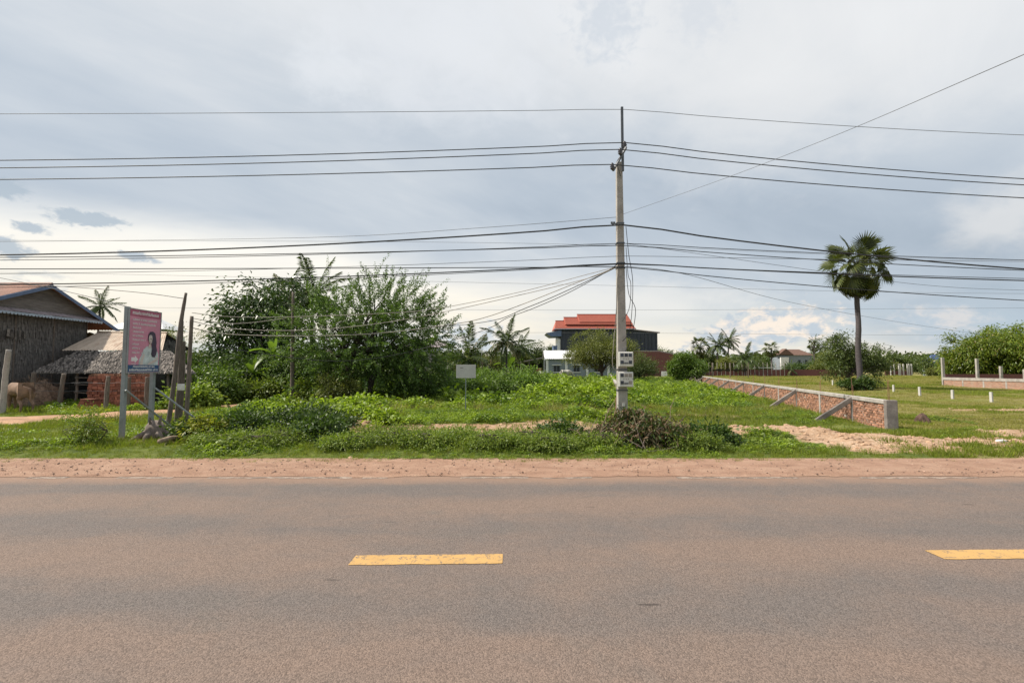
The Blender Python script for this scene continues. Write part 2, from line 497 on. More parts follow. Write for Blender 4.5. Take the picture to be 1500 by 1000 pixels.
L_TAM = leaf_mat('tamarind_leaf', (0.050, 0.096, 0.026), (0.132, 0.202, 0.043), 0.30)
L_BROAD = leaf_mat('broad_leaf', (0.037, 0.074, 0.022), (0.107, 0.167, 0.046), 0.22, 0.32)
L_BUSH = leaf_mat('bush_leaf', (0.058, 0.111, 0.020), (0.162, 0.242, 0.037), 0.32)
L_DARK = leaf_mat('dark_bush_leaf', (0.029, 0.059, 0.014), (0.078, 0.122, 0.025), 0.28)
L_ROUND = leaf_mat('olive_leaf', (0.093, 0.113, 0.030), (0.193, 0.202, 0.054), 0.30)
L_MANGO = leaf_mat('mango_leaf', (0.060, 0.103, 0.014), (0.185, 0.228, 0.025), 0.34, 0.4, (0.04, (0.24, 0.18, 0.05)))
L_FAR = leaf_mat('far_leaf', (0.051, 0.082, 0.023), (0.120, 0.153, 0.040), 0.28)
L_HERB = leaf_mat('herb_leaf', (0.120, 0.189, 0.020), (0.286, 0.371, 0.037), 0.38)
L_HERB2 = leaf_mat('verge_leaf', (0.087, 0.144, 0.026), (0.227, 0.279, 0.049), 0.36)
L_GRASS = leaf_mat('grass_blade', (0.109, 0.152, 0.019), (0.258, 0.292, 0.040), 0.36, 0.5, (0.12, (0.25, 0.22, 0.10)))
L_DRYG = leaf_mat('dry_grass_blade', (0.180, 0.193, 0.032), (0.323, 0.289, 0.076), 0.36, 0.5, (0.2, (0.28, 0.23, 0.12)))
L_YEL = leaf_mat('yellow_leaf', (0.20, 0.23, 0.02), (0.32, 0.32, 0.04), 0.4)
L_WILT = leaf_mat('wilted_leaf', (0.075, 0.070, 0.030), (0.155, 0.130, 0.060), 0.2, 0.6, (0.3, (0.17, 0.105, 0.06)))
L_COCO = leaf_mat('coconut_leaf', (0.045, 0.072, 0.022), (0.110, 0.145, 0.045), 0.28, 0.4)
L_COCO_Y = leaf_mat('pale_coconut_leaf', (0.085, 0.110, 0.032), (0.165, 0.180, 0.070), 0.28, 0.4, (0.2, (0.22, 0.17, 0.10)))
L_FAN = leaf_mat('fan_palm_leaf', (0.044, 0.061, 0.018), (0.104, 0.118, 0.035), 0.22, 0.35)
L_FAN_D = leaf_mat('dead_fan_leaf', (0.075, 0.060, 0.042), (0.165, 0.130, 0.085), 0.15, 0.6)
L_BANANA = leaf_mat('banana_leaf', (0.085, 0.15, 0.028), (0.16, 0.23, 0.045), 0.45, 0.4)


# ------------------------------------------------------------------ object helpers
def tag(o, label=None, cat=None, group=None, kind=None):
    if label:
        o['label'] = label
    if cat:
        o['category'] = cat
    if group:
        o['group'] = group
    if kind:
        o['kind'] = kind
    return o


def empty(name, loc=(0, 0, 0), rz=0.0):
    o = bpy.data.objects.new(name, None)
    o.empty_display_size = 0.2
    o.location = loc
    o.rotation_euler = (0, 0, rz)
    COL.objects.link(o)
    return o


def link(name, me, mat=None, parent=None, loc=None, rot=None, scale=None):
    o = bpy.data.objects.new(name, me)
    if mat is not None and not me.materials:
        me.materials.append(mat)
    COL.objects.link(o)
    if parent is not None:
        o.parent = parent
    if loc is not None:
        o.location = loc
    if rot is not None:
        o.rotation_euler = rot
    if scale is not None:
        o.scale = scale
    return o


class MB:
    """collects simple solids into one mesh"""

    def __init__(self):
        self.v, self.f = [], []

    def add(self, vs_, fs):
        k = len(self.v)
        self.v += [tuple(p) for p in vs_]
        self.f += [tuple(i + k for i in q) for q in fs]
        return self

    def box(self, lo, hi, M=None):
        (a, b, c), (d, e, f) = lo, hi
        p = [(a, b, c), (d, b, c), (d, e, c), (a, e, c), (a, b, f), (d, b, f), (d, e, f), (a, e, f)]
        if M is not None:
            p = [M @ Vector(q) for q in p]
        return self.add(p, [(0, 3, 2, 1), (4, 5, 6, 7), (0, 1, 5, 4), (1, 2, 6, 5), (2, 3, 7, 6), (3, 0, 4, 7)])

    def frustum(self, c, w0, d0, w1, d1, h):
        x, y, z = c
        p = [(x - w0 / 2, y - d0 / 2, z), (x + w0 / 2, y - d0 / 2, z), (x + w0 / 2, y + d0 / 2, z), (x - w0 / 2, y + d0 / 2, z),
             (x - w1 / 2, y - d1 / 2, z + h), (x + w1 / 2, y - d1 / 2, z + h), (x + w1 / 2, y + d1 / 2, z + h), (x - w1 / 2, y + d1 / 2, z + h)]
        return self.add(p, [(0, 3, 2, 1), (4, 5, 6, 7), (0, 1, 5, 4), (1, 2, 6, 5), (2, 3, 7, 6), (3, 0, 4, 7)])

    def tube(self, pts, rad, n=6, caps=True):
        pts = [Vector(p) for p in pts]
        if not hasattr(rad, '__len__'):
            rad = [rad] * len(pts)
        rings = []
        up = Vector((0.13, 0.21, 1)).normalized()
        for i, p in enumerate(pts):
            t = (pts[min(i + 1, len(pts) - 1)] - pts[max(i - 1, 0)])
            t = t.normalized() if t.length > 1e-9 else Vector((0, 0, 1))
            if abs(t.dot(up)) > 0.97:
                up = Vector((1, 0.1, 0.05)).normalized()
            s = t.cross(up).normalized()
            q = s.cross(t)
            up = q if abs(t.dot(q)) < 0.9 else up
            rings.append([p + (s * math.cos(a) + q * math.sin(a)) * rad[i] for a in [2 * math.pi * k / n for k in range(n)]])
        vv = [p for r_ in rings for p in r_]
        ff = []
        for i in range(len(pts) - 1):
            for k in range(n):
                a, b = i * n + k, i * n + (k + 1) % n
                ff.append((a, a + n, b + n, b))
        if caps:
            ff.append(tuple(range(n)))
            ff.append(tuple(range((len(pts) - 1) * n, len(pts) * n))[::-1])
        return self.add(vv, ff)

    def poly(self, pts, ext):
        """flat outline given thickness along ext"""
        pts = [Vector(p) for p in pts]
        n = len(pts)
        e = Vector(ext)
        ff = [tuple(range(n)), tuple(range(2 * n - 1, n - 1, -1))]
        for i in range(n):
            j = (i + 1) % n
            ff.append((i, i + n, j + n, j))
        return self.add(pts + [p + e for p in pts], ff)

    def mesh(self, name, smooth=False):
        me = bpy.data.meshes.new(name)
        me.from_pydata(self.v, [], self.f)
        bm = bmesh.new()
        bm.from_mesh(me)
        bmesh.ops.recalc_face_normals(bm, faces=bm.faces)
        bm.to_mesh(me)
        bm.free()
        if smooth:
            me.polygons.foreach_set('use_smooth', [True] * len(me.polygons))
        me.update()
        return me

    def build(self, name, mat, parent=None, smooth=False, **k):
        return link(name, self.mesh(name, smooth), mat, parent, **k)


def bevel(o, w=0.01, seg=2):
    b = o.modifiers.new('bevel', 'BEVEL')
    b.width = w
    b.segments = seg
    b.limit_method = 'ANGLE'
    return o


def quads_mesh(name, V, smooth=False):
    """V: (N,4,3) array -> mesh of N separate quads"""
    V = np.asarray(V, dtype=np.float32)
    n = V.shape[0]
    me = bpy.data.meshes.new(name)
    me.vertices.add(n * 4)
    me.vertices.foreach_set('co', V.reshape(-1))
    me.loops.add(n * 4)
    me.loops.foreach_set('vertex_index', np.arange(n * 4, dtype=np.int32))
    me.polygons.add(n)
    me.polygons.foreach_set('loop_start', np.arange(0, n * 4, 4, dtype=np.int32))
    me.polygons.foreach_set('loop_total', np.full(n, 4, dtype=np.int32))
    me.update(calc_edges=True)
    me.validate()
    return me


def unit(a):
    return a / np.maximum(np.linalg.norm(a, axis=-1, keepdims=True), 1e-9)


def leaves(c, d, nrm, L, W, droop=0.15, waist=0.45):
    """diamond leaves: base point c, direction d, face normal nrm, length L, width W"""
    d = unit(d)
    s = unit(np.cross(d, nrm))
    nn = np.cross(s, d)
    L = np.asarray(L)[:, None]
    W = np.asarray(W)[:, None]
    mid = c + d * L * waist + nn * W * 0.12
    tip = c + d * L - np.array([0, 0, 1.0]) * L * droop
    return np.stack([c, mid + s * W * 0.5, tip, mid - s * W * 0.5], axis=1)


def rnd_dirs(n, up=0.0):
    a = rng.normal(size=(n, 3))
    a = unit(a)
    a[:, 2] += up
    return unit(a)


# ---------------- value noise for terrain and planting
_perm = rng.random((64, 64))


def vnoise(x, y, s):
    x = np.asarray(x, float) / s
    y = np.asarray(y, float) / s
    xi, yi = np.floor(x).astype(int), np.floor(y).astype(int)
    fx, fy = x - xi, y - yi
    fx, fy = fx * fx * (3 - 2 * fx), fy * fy * (3 - 2 * fy)
    g = lambda i, j: _perm[i % 64, j % 64]
    return ((g(xi, yi) * (1 - fx) + g(xi + 1, yi) * fx) * (1 - fy) + (g(xi, yi + 1) * (1 - fx) + g(xi + 1, yi + 1) * fx) * fy)


def fbm(x, y, s, o=4):
    t, a, k = 0, 0.5, 0
    for i in range(o):
        t = t + a * vnoise(x + 17 * i, y - 9 * i, s / 2 ** i)
        k += a
        a *= 0.5
    return t / k


def sst(x, a, b):
    t = np.clip((np.asarray(x, float) - a) / (b - a), 0, 1)
    return t * t * (3 - 2 * t)


def ell(x, y, cx, cy, rx, ry, ang=0.0):
    ca, sa = math.cos(ang), math.sin(ang)
    u = ((x - cx) * ca + (y - cy) * sa) / rx
    v = (-(x - cx) * sa + (y - cy) * ca) / ry
    return np.sqrt(u * u + v * v)


EDGE = 7.56      # far edge of the asphalt
VERGE = 8.72     # where the grass begins


def gz(x, y):
    """ground height"""
    x = np.asarray(x, float)
    y = np.asarray(y, float)
    h = (fbm(x, y, 5.0) - 0.5) * 0.16 + (fbm(x + 50, y, 1.3) - 0.5) * 0.09
    h += (fbm(x, y + 80, 22) - 0.5) * 0.25 * sst(y, 18, 40)
    # earth ridge between verge and field
    h += 0.22 * sst(y + 1.2 * (fbm(x, y, 2.0) - 0.5), 10.9, 13.3) * (1 - sst(y, 14.5, 24.0)) * sst(x, -6.5, -4.0) * (1 - sst(x, 1.8, 3.4))
    h += 0.16 * np.exp(-ell(x, y, -3.8, 11.2, 1.6, 0.7) ** 2)
    # sand heaps
    for cx, cy, rx, ry, k in [(6.4, 12.0, 1.9, 0.6, 0.15), (4.9, 12.8, 1.6, 0.7, 0.15), (8.2, 11.0, 1.2, 0.45, 0.13), (10.9, 10.2, 1.8, 0.5, 0.07),
                              (7.5, 12.4, 0.6, 0.4, 0.10), (6.0, 11.3, 0.6, 0.35, 0.10), (12.6, 12.4, 1.3, 0.4, 0.10), (7.3, 11.6, 0.35, 0.3, 0.12), (8.9, 11.8, 0.4, 0.3, 0.08)]:
        r_ = ell(x, y, cx, cy, rx, ry)
        h += k * np.exp(-r_ ** 2) * (0.3 + 1.4 * fbm(x, y + 5, 0.5))
    h += 0.10 * np.exp(-((y - 9.6) / 0.8) ** 2) * sst(x, 6, 0)
    h += 0.10 * (fbm(x + 9, y, 0.45, 3) - 0.5) * sst(ell(x, y, 8.5, 11.4, 6.5, 2.2), 1.2, 0.6)
    h *= 1 - 0.85 * np.exp(-((x - 10.15 - 0.278 * (y - 13.0)) / 0.9) ** 2) * sst(y, 11.5, 12.8)
    h = h * sst(y, VERGE - 0.25, VERGE + 1.2)
    h = np.where(y < VERGE - 0.1, -0.05, h)
    h = h * (1 - sst(y, 90, 160))
    return h


def gzf(x, y):
    return float(gz(np.array([x]), np.array([y]))[0])


PATH = [(-40, 12.6), (-24, 14.3), (-16.3, 15.6), (-14.4, 17.0), (-13.4, 19.0), (-12.8, 21.4), (-11.0, 23.2), (-8.5, 24.6)]
PW = [3.0, 3.2, 3.4, 2.8, 2.3, 1.9, 1.5, 1.0]


def path_dist(x, y):
    best = np.full(np.shape(x), 9e9)
    for (a, b), (c, d), w0, w1 in zip(PATH[:-1], PATH[1:], PW[:-1], PW[1:]):
        dx, dy = c - a, d - b
        t = np.clip(((x - a) * dx + (y - b) * dy) / (dx * dx + dy * dy), 0, 1)
        r_ = np.hypot(x - a - t * dx, y - b - t * dy) / ((w0 + (w1 - w0) * t) / 2)
        best = np.minimum(best, r_)
    return best


def bare(x, y):
    """1 on bare earth, 0 under plants"""
    x = np.asarray(x, float)
    y = np.asarray(y, float)
    n = fbm(x, y, 1.4, 5)
    b = np.zeros(np.shape(x))

    def patch(cx, cy, rx, ry, ang=0.0, k=1.0, amp=2.8):
        nonlocal b
        b = np.maximum(b, k * (1 - sst(ell(x, y, cx, cy, rx, ry, ang) + (n - 0.5) * amp, 0.60, 1.25)))

    n = fbm(x, y, 0.9, 5)
    patch(-3.0, 12.4, 2.7, 1.4, 0.1, 1.0, 4.2)
    patch(-3.7, 11.2, 1.3, 0.7, 0.0, 0.9, 4.6)
    patch(-0.4, 11.7, 2.9, 0.9, 0.05, 0.95, 4.6)
    patch(1.2, 12.6, 2.6, 1.0, -0.05, 0.95, 4.6)
    patch(-0.6, 12.8, 2.4, 0.6, 0.0, 0.9, 5.0)
    n = fbm(x, y, 1.4, 5)
    patch(-8.6, 10.6, 1.0, 0.35, 0.0, 0.9)
    patch(-14.2, 13.0, 1.5, 0.5, 0.0, 0.6)
    patch(6.6, 12.4, 3.4, 1.3, -0.1, 1.0, 1.9)
    patch(5.4, 13.4, 1.6, 0.6, 0.0, 1.0, 1.9)
    patch(9.2, 11.1, 3.6, 1.1, -0.10, 1.0, 1.9)
    patch(12.0, 11.4, 2.6, 0.6, -0.25)
    patch(5.2, 11.6, 1.0, 0.5)
    patch(12.8, 10.1, 4.4, 1.4, -0.06, 1.0, 1.9)
    patch(15.5, 10.0, 6.0, 1.7, 0.0)
    patch(13.0, 12.4, 2.6, 0.5, 0.1, 0.85)
    patch(18.0, 13.6, 3.0, 0.5, 0.15, 0.8)
    patch(22.0, 18.4, 6.5, 0.9, -0.22, 0.95)
    patch(25.0, 16.2, 4.0, 0.3, -0.12, 0.8)
    patch(21.0, 31.0, 5.0, 0.5, -0.15, 0.55)
    patch(6.4, 17.0, 1.4, 0.5, 0.0, 0.6)
    patch(-9.8, 41.0, 2.4, 3.5, 0.0, 1.0)
    patch(11.0, 66.0, 5.0, 3.0, 0.0, 0.7)
    b = np.maximum(b, 1 - sst(path_dist(x, y), 0.8, 1.15))
    return b


def wall_x(y):
    """line of the brick boundary wall on the right"""
    return 10.15 + 0.278 * (y - 13.0)


# ------------------------------------------------------------------ ground, road, shoulder, path
def axis(fine0, fine1, step, far0, far1, grow):
    a = list(np.arange(fine0, fine1, step))
    s, v = step, fine1
    while v < far1:
        a.append(v)
        s *= grow
        v += s
    a.append(far1)
    s, v = step, fine0 - step
    lo = []
    while v > far0:
        lo.append(v)
        s *= grow
        v -= s
    lo.append(far0)
    return np.array(lo[::-1] + a)


def build_ground():
    xs = axis(-16, 18, 0.16, -4500, 4500, 1.07)
    ys = axis(VERGE - 0.5, 16, 0.11, -60, 6000, 1.035)
    X, Y = np.meshgrid(xs, ys)
    Z = gz(X, Y)
    nx, ny = len(xs), len(ys)
    me = bpy.data.meshes.new('ground')
    co = np.stack([X, Y, Z], -1).reshape(-1, 3).astype(np.float32)
    idx = np.arange(nx * ny).reshape(ny, nx)
    q = np.stack([idx[:-1, :-1], idx[:-1, 1:], idx[1:, 1:], idx[1:, :-1]], -1).reshape(-1, 4)
    me.vertices.add(len(co))
    me.vertices.foreach_set('co', co.reshape(-1))
    me.loops.add(q.size)
    me.loops.foreach_set('vertex_index', q.reshape(-1).astype(np.int32))
    me.polygons.add(len(q))
    me.polygons.foreach_set('loop_start', np.arange(0, q.size, 4, dtype=np.int32))
    me.polygons.foreach_set('loop_total', np.full(len(q), 4, dtype=np.int32))
    me.update(calc_edges=True)
    me.polygons.foreach_set('use_smooth', [True] * len(q))
    a = me.attributes.new('bare', 'FLOAT', 'POINT')
    a.data.foreach_set('value', bare(X, Y).reshape(-1).astype(np.float32))
    d = me.attributes.new('dry', 'FLOAT', 'POINT')
    dry = sst(X - wall_x(Y), -0.5, 0.8) * sst(Y, 9, 11)
    dry = np.maximum(dry, 0.8 * sst(Y, 75, 130))
    dry = np.maximum(dry, 0.7 * sst(fbm(X, Y, 2.5), 0.5, 0.62) * sst(X, 3.6, 4.6) * (1 - sst(Y, 18, 24)))
    d.data.foreach_set('value', dry.reshape(-1).astype(np.float32))
    o = link('ground', me, M_GROUND)
    tag(o, kind='structure')
    # road
    mb = MB()
    n = 60
    xs = np.linspace(-300, 300, n * 4 + 1)
    v, f = [], []
    for i, x in enumerate(xs):
        e = EDGE + 0.02
        v += [(x, -3.0, 0.0), (x, 4.2, 0.025), (x, e, 0.0)]
    for i in range(len(xs) - 1):
        a_ = 3 * i
        f += [(a_, a_ + 3, a_ + 4, a_ + 1), (a_ + 1, a_ + 4, a_ + 5, a_ + 2)]
    mb.add(v, f)
    road = mb.build('road', M_ROAD, None, smooth=True)
    tag(road, kind='structure')

    def rz(y):
        return 0.025 * (1 - abs(y - 4.2) / (7.2 if y < 4.2 else EDGE - 4.2))

    # centre dashes: each a thin painted strip
    def dash(x0, x1, skew=0.06, name='centre_line_dash'):
        s = 0.0235

        def yc(x):
            return 4.23 + s * (x + 0.7)
        k = 24
        vv, ff = [], []
        for i in range(k + 1):
            t = i / k
            x = x0 + (x1 - x0) * t
            j0, j1 = (random.uniform(-0.006, 0.006) for _ in range(2))
            ya, yb = yc(x) - 0.105 + j0, yc(x) + 0.105 + j1
            sk = skew if i == 0 else 0
            vv += [(x - sk, ya, rz(ya) + 0.004), (x, yb, rz(yb) + 0.004)]
        for i in range(k):
            ff.append((2 * i, 2 * i + 2, 2 * i + 3, 2 * i + 1))
        m_ = MB()
        m_.add(vv, ff)
        m_.build(name, M_YELLOW, road)

    dash(-1.36, -0.08, 0.0)
    dash(3.70, 4.98, 0.0)
    dash(-6.42, -5.14, 0.0)
    dash(8.76, 10.04, 0.0)
    # worn white edge line, in fragments
    x = -30.0
    while x < 30:
        L = random.uniform(0.3, 2.6)
        vv, ff = [], []
        k = max(4, int(L / 0.08))
        for i in range(k + 1):
            xx = x + L * i / k
            ya = EDGE - 0.16 + random.uniform(-0.03, 0.02)
            yb = EDGE - 0.09 + random.uniform(-0.02, 0.03)
            vv += [(xx, ya, rz(ya) + 0.004), (xx, yb, rz(yb) + 0.004)]
        for i in range(k):
            ff.append((2 * i, 2 * i + 2, 2 * i + 3, 2 * i + 1))
        m_ = MB()
        m_.add(vv, ff)
        m_.build('edge_line', M_WHITEP, road)
        x += L + random.uniform(0.1, 1.5)
    # gravel shoulder
    xs = np.concatenate([np.linspace(-300, -24, 60)[:-1], np.arange(-24, 24, 0.15), np.linspace(24, 300, 60)])
    ts = np.linspace(0, 1, 12)
    v, f = [], []
    for x in xs:
        e = EDGE - 0.05 + 0.13 * (vnoise(x, 1, 0.7) - 0.5) + 0.09 * (vnoise(x, 7, 0.16) - 0.5)
        for t in ts:
            y = e + (VERGE + 0.35 - e) * t
            z = 0.006 + 0.02 * t + 0.035 * (fbm(np.array([x]), np.array([y]), 0.6)[0] - 0.35) * math.sin(math.pi * min(1, t * 1.2))
            if t == 0:
                z = 0.006
            z = max(z, 0.004)
            v.append((x, y, z - (0.06 if t == 1 else 0)))
    m_ = len(ts)
    for i in range(len(xs) - 1):
        for k in range(m_ - 1):
            a_ = i * m_ + k
            f.append((a_, a_ + m_, a_ + m_ + 1, a_ + 1))
    mb = MB()
    mb.add(v, f)
    sh = mb.build('gravel_shoulder', M_GRAVEL, None, smooth=True)
    tag(sh, kind='structure')
    # pebbles on the shoulder: one mesh
    n = 5200
    px = rng.uniform(-17, 17, n)
    py = EDGE + (VERGE + 0.1 - EDGE) * rng.random(n) ** 0.8 - 0.05
    s = 0.006 + 0.022 * rng.random(n) ** 6
    oct_ = np.array([(1, 0, 0), (0, 1, 0), (-1, 0, 0), (0, -1, 0), (0, 0, 0.8), (0, 0, -0.8)])
    fc = np.array([(0, 1, 4), (1, 2, 4), (2, 3, 4), (3, 0, 4), (1, 0, 5), (2, 1, 5), (3, 2, 5), (0, 3, 5)])
    ang = rng.random(n) * 6.28
    ca, sa = np.cos(ang), np.sin(ang)
    J = 1 + 0.5 * (rng.random((n, 6, 3)) - 0.5)
    b_ = oct_[None] * J
    bx = (b_[..., 0] * ca[:, None] - b_[..., 1] * sa[:, None] * 0.7) * s[:, None] + px[:, None]
    by = (b_[..., 0] * sa[:, None] + b_[..., 1] * ca[:, None] * 0.7) * s[:, None] + py[:, None]
    bz = b_[..., 2] * s[:, None] * 0.7 + 0.020 + s[:, None] * 0.25
    V = np.stack([bx, by, bz], -1).reshape(-1, 3)
    Fq = (fc[None] + (np.arange(n) * 6)[:, None, None]).reshape(-1, 3)
    me = bpy.data.meshes.new('loose_stones')
    me.from_pydata(V.tolist(), [], Fq.tolist())
    tag(link('loose_stones', me, M_STONE), 'scattered small loose stones on the red gravel shoulder', 'gravel', kind='stuff')
    # dirt path on the left
    pts = []
    for i in range(len(PATH) - 1):
        for k in range(10):
            t = k / 10
            pts.append((PATH[i][0] + (PATH[i + 1][0] - PATH[i][0]) * t, PATH[i][1] + (PATH[i + 1][1] - PATH[i][1]) * t,
                        PW[i] + (PW[i + 1] - PW[i]) * t))
    v, f = [], []
    for i, (x, y, w) in enumerate(pts):
        a_, b2 = pts[max(i - 1, 0)], pts[min(i + 1, len(pts) - 1)]
        d = Vector((b2[0] - a_[0], b2[1] - a_[1], 0)).normalized()
        nrm = Vector((-d.y, d.x, 0))
        for k in range(9):
            t = (k / 8 - 0.5) * w * (0.92 + 0.25 * random.uniform(-1, 1) * (k in (0, 8)))
            q = Vector((x, y, 0)) + nrm * t
            edge = 0.03 if k in (0, 8) else 0
            v.append((q.x, q.y, gzf(q.x, q.y) + 0.02 - edge - 0.03 * math.exp(-((abs(t) - 0.7) / 0.25) ** 2) * 0))
    for i in range(len(pts) - 1):
        for k in range(8):
            a_ = i * 9 + k
            f.append((a_, a_ + 9, a_ + 10, a_ + 1))
    mb = MB()
    mb.add(v, f)
    m2 = plain('path_earth', (0.37, 0.215, 0.125), 0.95, 0.22, 2.2, 0.5, dirt=(0.27, 0.16, 0.10))
    tag(mb.build('dirt_path', m2, None, smooth=True), kind='structure')


build_ground()


# ------------------------------------------------------------------ buildings
def corrugated(a, b, c, d, n, amp, thick=0.0):
    """wavy sheet over the quad a-b (eave) d-c (ridge); waves run from eave to ridge"""
    a, b, c, d = (Vector(p) for p in (a, b, c, d))
    nr = (b - a).cross(d - a).normalized()
    v, f = [], []
    k = n * 4
    for i in range(k + 1):
        t = i / k
        o = nr * amp * math.sin(2 * math.pi * n * t)
        v += [a.lerp(b, t) + o, d.lerp(c, t) + o]
    for i in range(k):
        f.append((2 * i, 2 * i + 2, 2 * i + 3, 2 * i + 1))
    m = MB()
    m.add(v, f)
    return m


def sheets(parent, a, b, c, d, count, mat, waves=5, amp=0.015, name='roof_sheet', lap=0.012):
    a, b, c, d = (Vector(p) for p in (a, b, c, d))
    nr = (b - a).cross(d - a).normalized()
    if nr.z < 0:
        nr = -nr
    for i in range(count):
        t0, t1 = i / count, min(1, (i + 1.06) / count)
        o = nr * lap * (i % 2)
        j = random.uniform(-0.03, 0.03)
        e = (a - d).normalized() * j
        corrugated(a.lerp(b, t0) + o + e, a.lerp(b, t1) + o + e, d.lerp(c, t1) + o, d.lerp(c, t0) + o, waves, amp).build(name, mat, parent, smooth=True)


def strips(o, eu, ev, nu, nv, w, h, out, jit, name, mat, parent):
    """rows of ragged overlapping strips over the parallelogram o + eu*s + ev*t; ev points down the slope"""
    o, eu, ev = np.array(o, float), np.array(eu, float), np.array(ev, float)
    nrm = np.cross(eu, ev)
    nrm = nrm / np.linalg.norm(nrm)
    out = np.array(out, float)
    if nrm @ out < 0:
        nrm = -nrm
    s, t = np.meshgrid((np.arange(nu) + 0.5) / nu, (np.arange(nv) + 0.2) / nv)
    s = (s + (rng.random(s.shape) - 0.5) * 1.2 / nu).reshape(-1)
    t = (t + (rng.random(t.shape) - 0.5) * jit / nv).reshape(-1)
    n = len(s)
    u1, v1 = eu / np.linalg.norm(eu), ev / np.linalg.norm(ev)
    c = o + s[:, None] * eu + t[:, None] * ev
    ww = (w * (0.5 + rng.random(n)))[:, None]
    hh = (h * (0.6 + 0.8 * rng.random(n)))[:, None]
    sk = (rng.normal(size=n) * 0.07)[:, None]
    o1 = (0.004 + 0.02 * rng.random(n))[:, None] * nrm
    o2 = (0.012 + 0.03 * rng.random(n))[:, None] * nrm
    V = np.stack([c - u1 * ww / 2 + o1, c + u1 * ww / 2 + o1, c + u1 * ww * 0.5 + v1 * hh + u1 * sk * hh + o2, c - u1 * ww * 0.5 + v1 * hh + u1 * sk * hh + o2], 1)
    ob = link(name, quads_mesh(name, V), mat, parent)
    ob['kind'] = 'stuff'
    return ob


def left_house():
    h = empty('gabled_house', (-22.3, 22.9, 0))
    tag(h, 'dark timber house clad in grey palm-leaf panels with rusty gabled roof', 'house')
    Y0, Y1, XB = -2.75, 3.7, -9.0
    ze, za = 4.2, 5.62
    zn = za - (za - ze) * 3.0 / 3.75
    wl = MB().box((XB, Y0 + 0.45, -0.2), (-0.1, 2.45, ze - 0.02))
    wl.build('wall', M_THATCH_D, h)
    strips((-0.09, Y0 + 0.45, ze - 0.1), (0, 4.75, 0), (0, 0, -4.2), 124, 13, 0.05, 0.40, (1, 0, 0), 0.5, 'palm_siding', M_THATCH_D, h)
    for yy in (Y0 + 0.5, -1.2, 0.65, 2.45):
        MB().box((-0.08, yy - 0.03, -0.2), (-0.045, yy + 0.03, ze - 0.05)).build('batten', M_WOOD, h)
    strips((0.02, -1.75, 3.45), (0, 1.0, 0), (0, 0, -0.35), 9, 1, 0.12, 0.36, (1, 0, 0), 0.3, 'torn_panel', M_THATCH, h)
    # gable of horizontal planks
    n = 8
    for i in range(n):
        z0 = ze + 0.02 + (za - ze - 0.1) * i / n
        z1 = ze + 0.02 + (za - ze - 0.1) * (i + 1) / n
        fr = lambda z: (za - z) / (za - ze)
        hw0, hw1 = 3.55 * fr(z0), 3.55 * fr(z1)
        hn0, hn1 = min(hw0, 2.6), min(hw1, 2.6)
        o = 0.014 * (1 - i % 2)
        MB().poly([(-0.02 + o, -hn0, z0), (-0.02 + o, hw0, z0), (-0.02 + o, hw1, z1 + 0.01), (-0.02 + o, -hn1, z1 + 0.01)], (-0.04, 0, 0)).build('gable_plank', M_PLANK, h)
    # roof, front slope and back slope
    ov = 0.35
    sheets(h, (XB, Y0 - 0.25, zn - 0.0), (ov, Y0 - 0.25, zn - 0.0), (ov, 0, za + 0.04), (XB, 0, za + 0.04), 10, M_RUST, 6, 0.02)
    sheets(h, (ov, Y1 + 0.35, 3.80), (XB, Y1 + 0.35, 3.80), (XB, 0, za + 0.04), (ov, 0, za + 0.04), 10, M_RUST, 6, 0.02)
    MB().tube([(XB, 0, za + 0.07), (ov, 0, za + 0.07)], 0.07, 6).build('ridge_cap', M_RUST, h)
    # barge boards
    MB().poly([(ov + 0.01, Y0 - 0.25, zn - 0.17), (ov + 0.01, 0, za - 0.13), (ov + 0.01, 0, za + 0.03), (ov + 0.01, Y0 - 0.25, zn + 0.01)], (0.03, 0, 0)).build('barge_board', M_BLUE_T, h)
    MB().poly([(ov + 0.01, Y1 + 0.35, 3.62), (ov + 0.01, 0, za - 0.13), (ov + 0.01, 0, za + 0.03), (ov + 0.01, Y1 + 0.35, 3.80)], (0.03, 0, 0)).build('barge_board', M_BLUE_T, h)
    # narrow skirt roof with a scalloped fringe across the gable
    sheets(h, (0.40, Y0 + 0.2, ze - 0.03), (0.40, 2.85, ze - 0.03), (0.02, 2.85, ze + 0.16), (0.02, Y0 + 0.2, ze + 0.16), 6, M_PINKROOF, 5, 0.012, 'skirt_sheet')
    k = 34
    L = (2.85 - Y0 - 0.2) / k
    fr = MB()
    for i in range(k):
        y = Y0 + 0.2 + L * i
        fr.poly([(0.41, y, ze - 0.04), (0.41, y + L, ze - 0.04), (0.41, y + L, ze - 0.085), (0.41, y + L * 0.75, ze - 0.16), (0.41, y + L * 0.25, ze - 0.16), (0.41, y, ze - 0.085)], (0.012, 0, 0))
    fr.build('scalloped_fringe', M_PALEBLUE, h)
    # lean-to behind under the low eave
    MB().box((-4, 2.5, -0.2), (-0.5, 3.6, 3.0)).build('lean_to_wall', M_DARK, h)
    sheets(h, (0.2, 4.3, 3.1), (-4, 4.3, 3.1), (-4, 2.4, 3.55), (0.2, 2.4, 3.55), 4, M_RUST, 5, 0.02, 'lean_to_sheet')


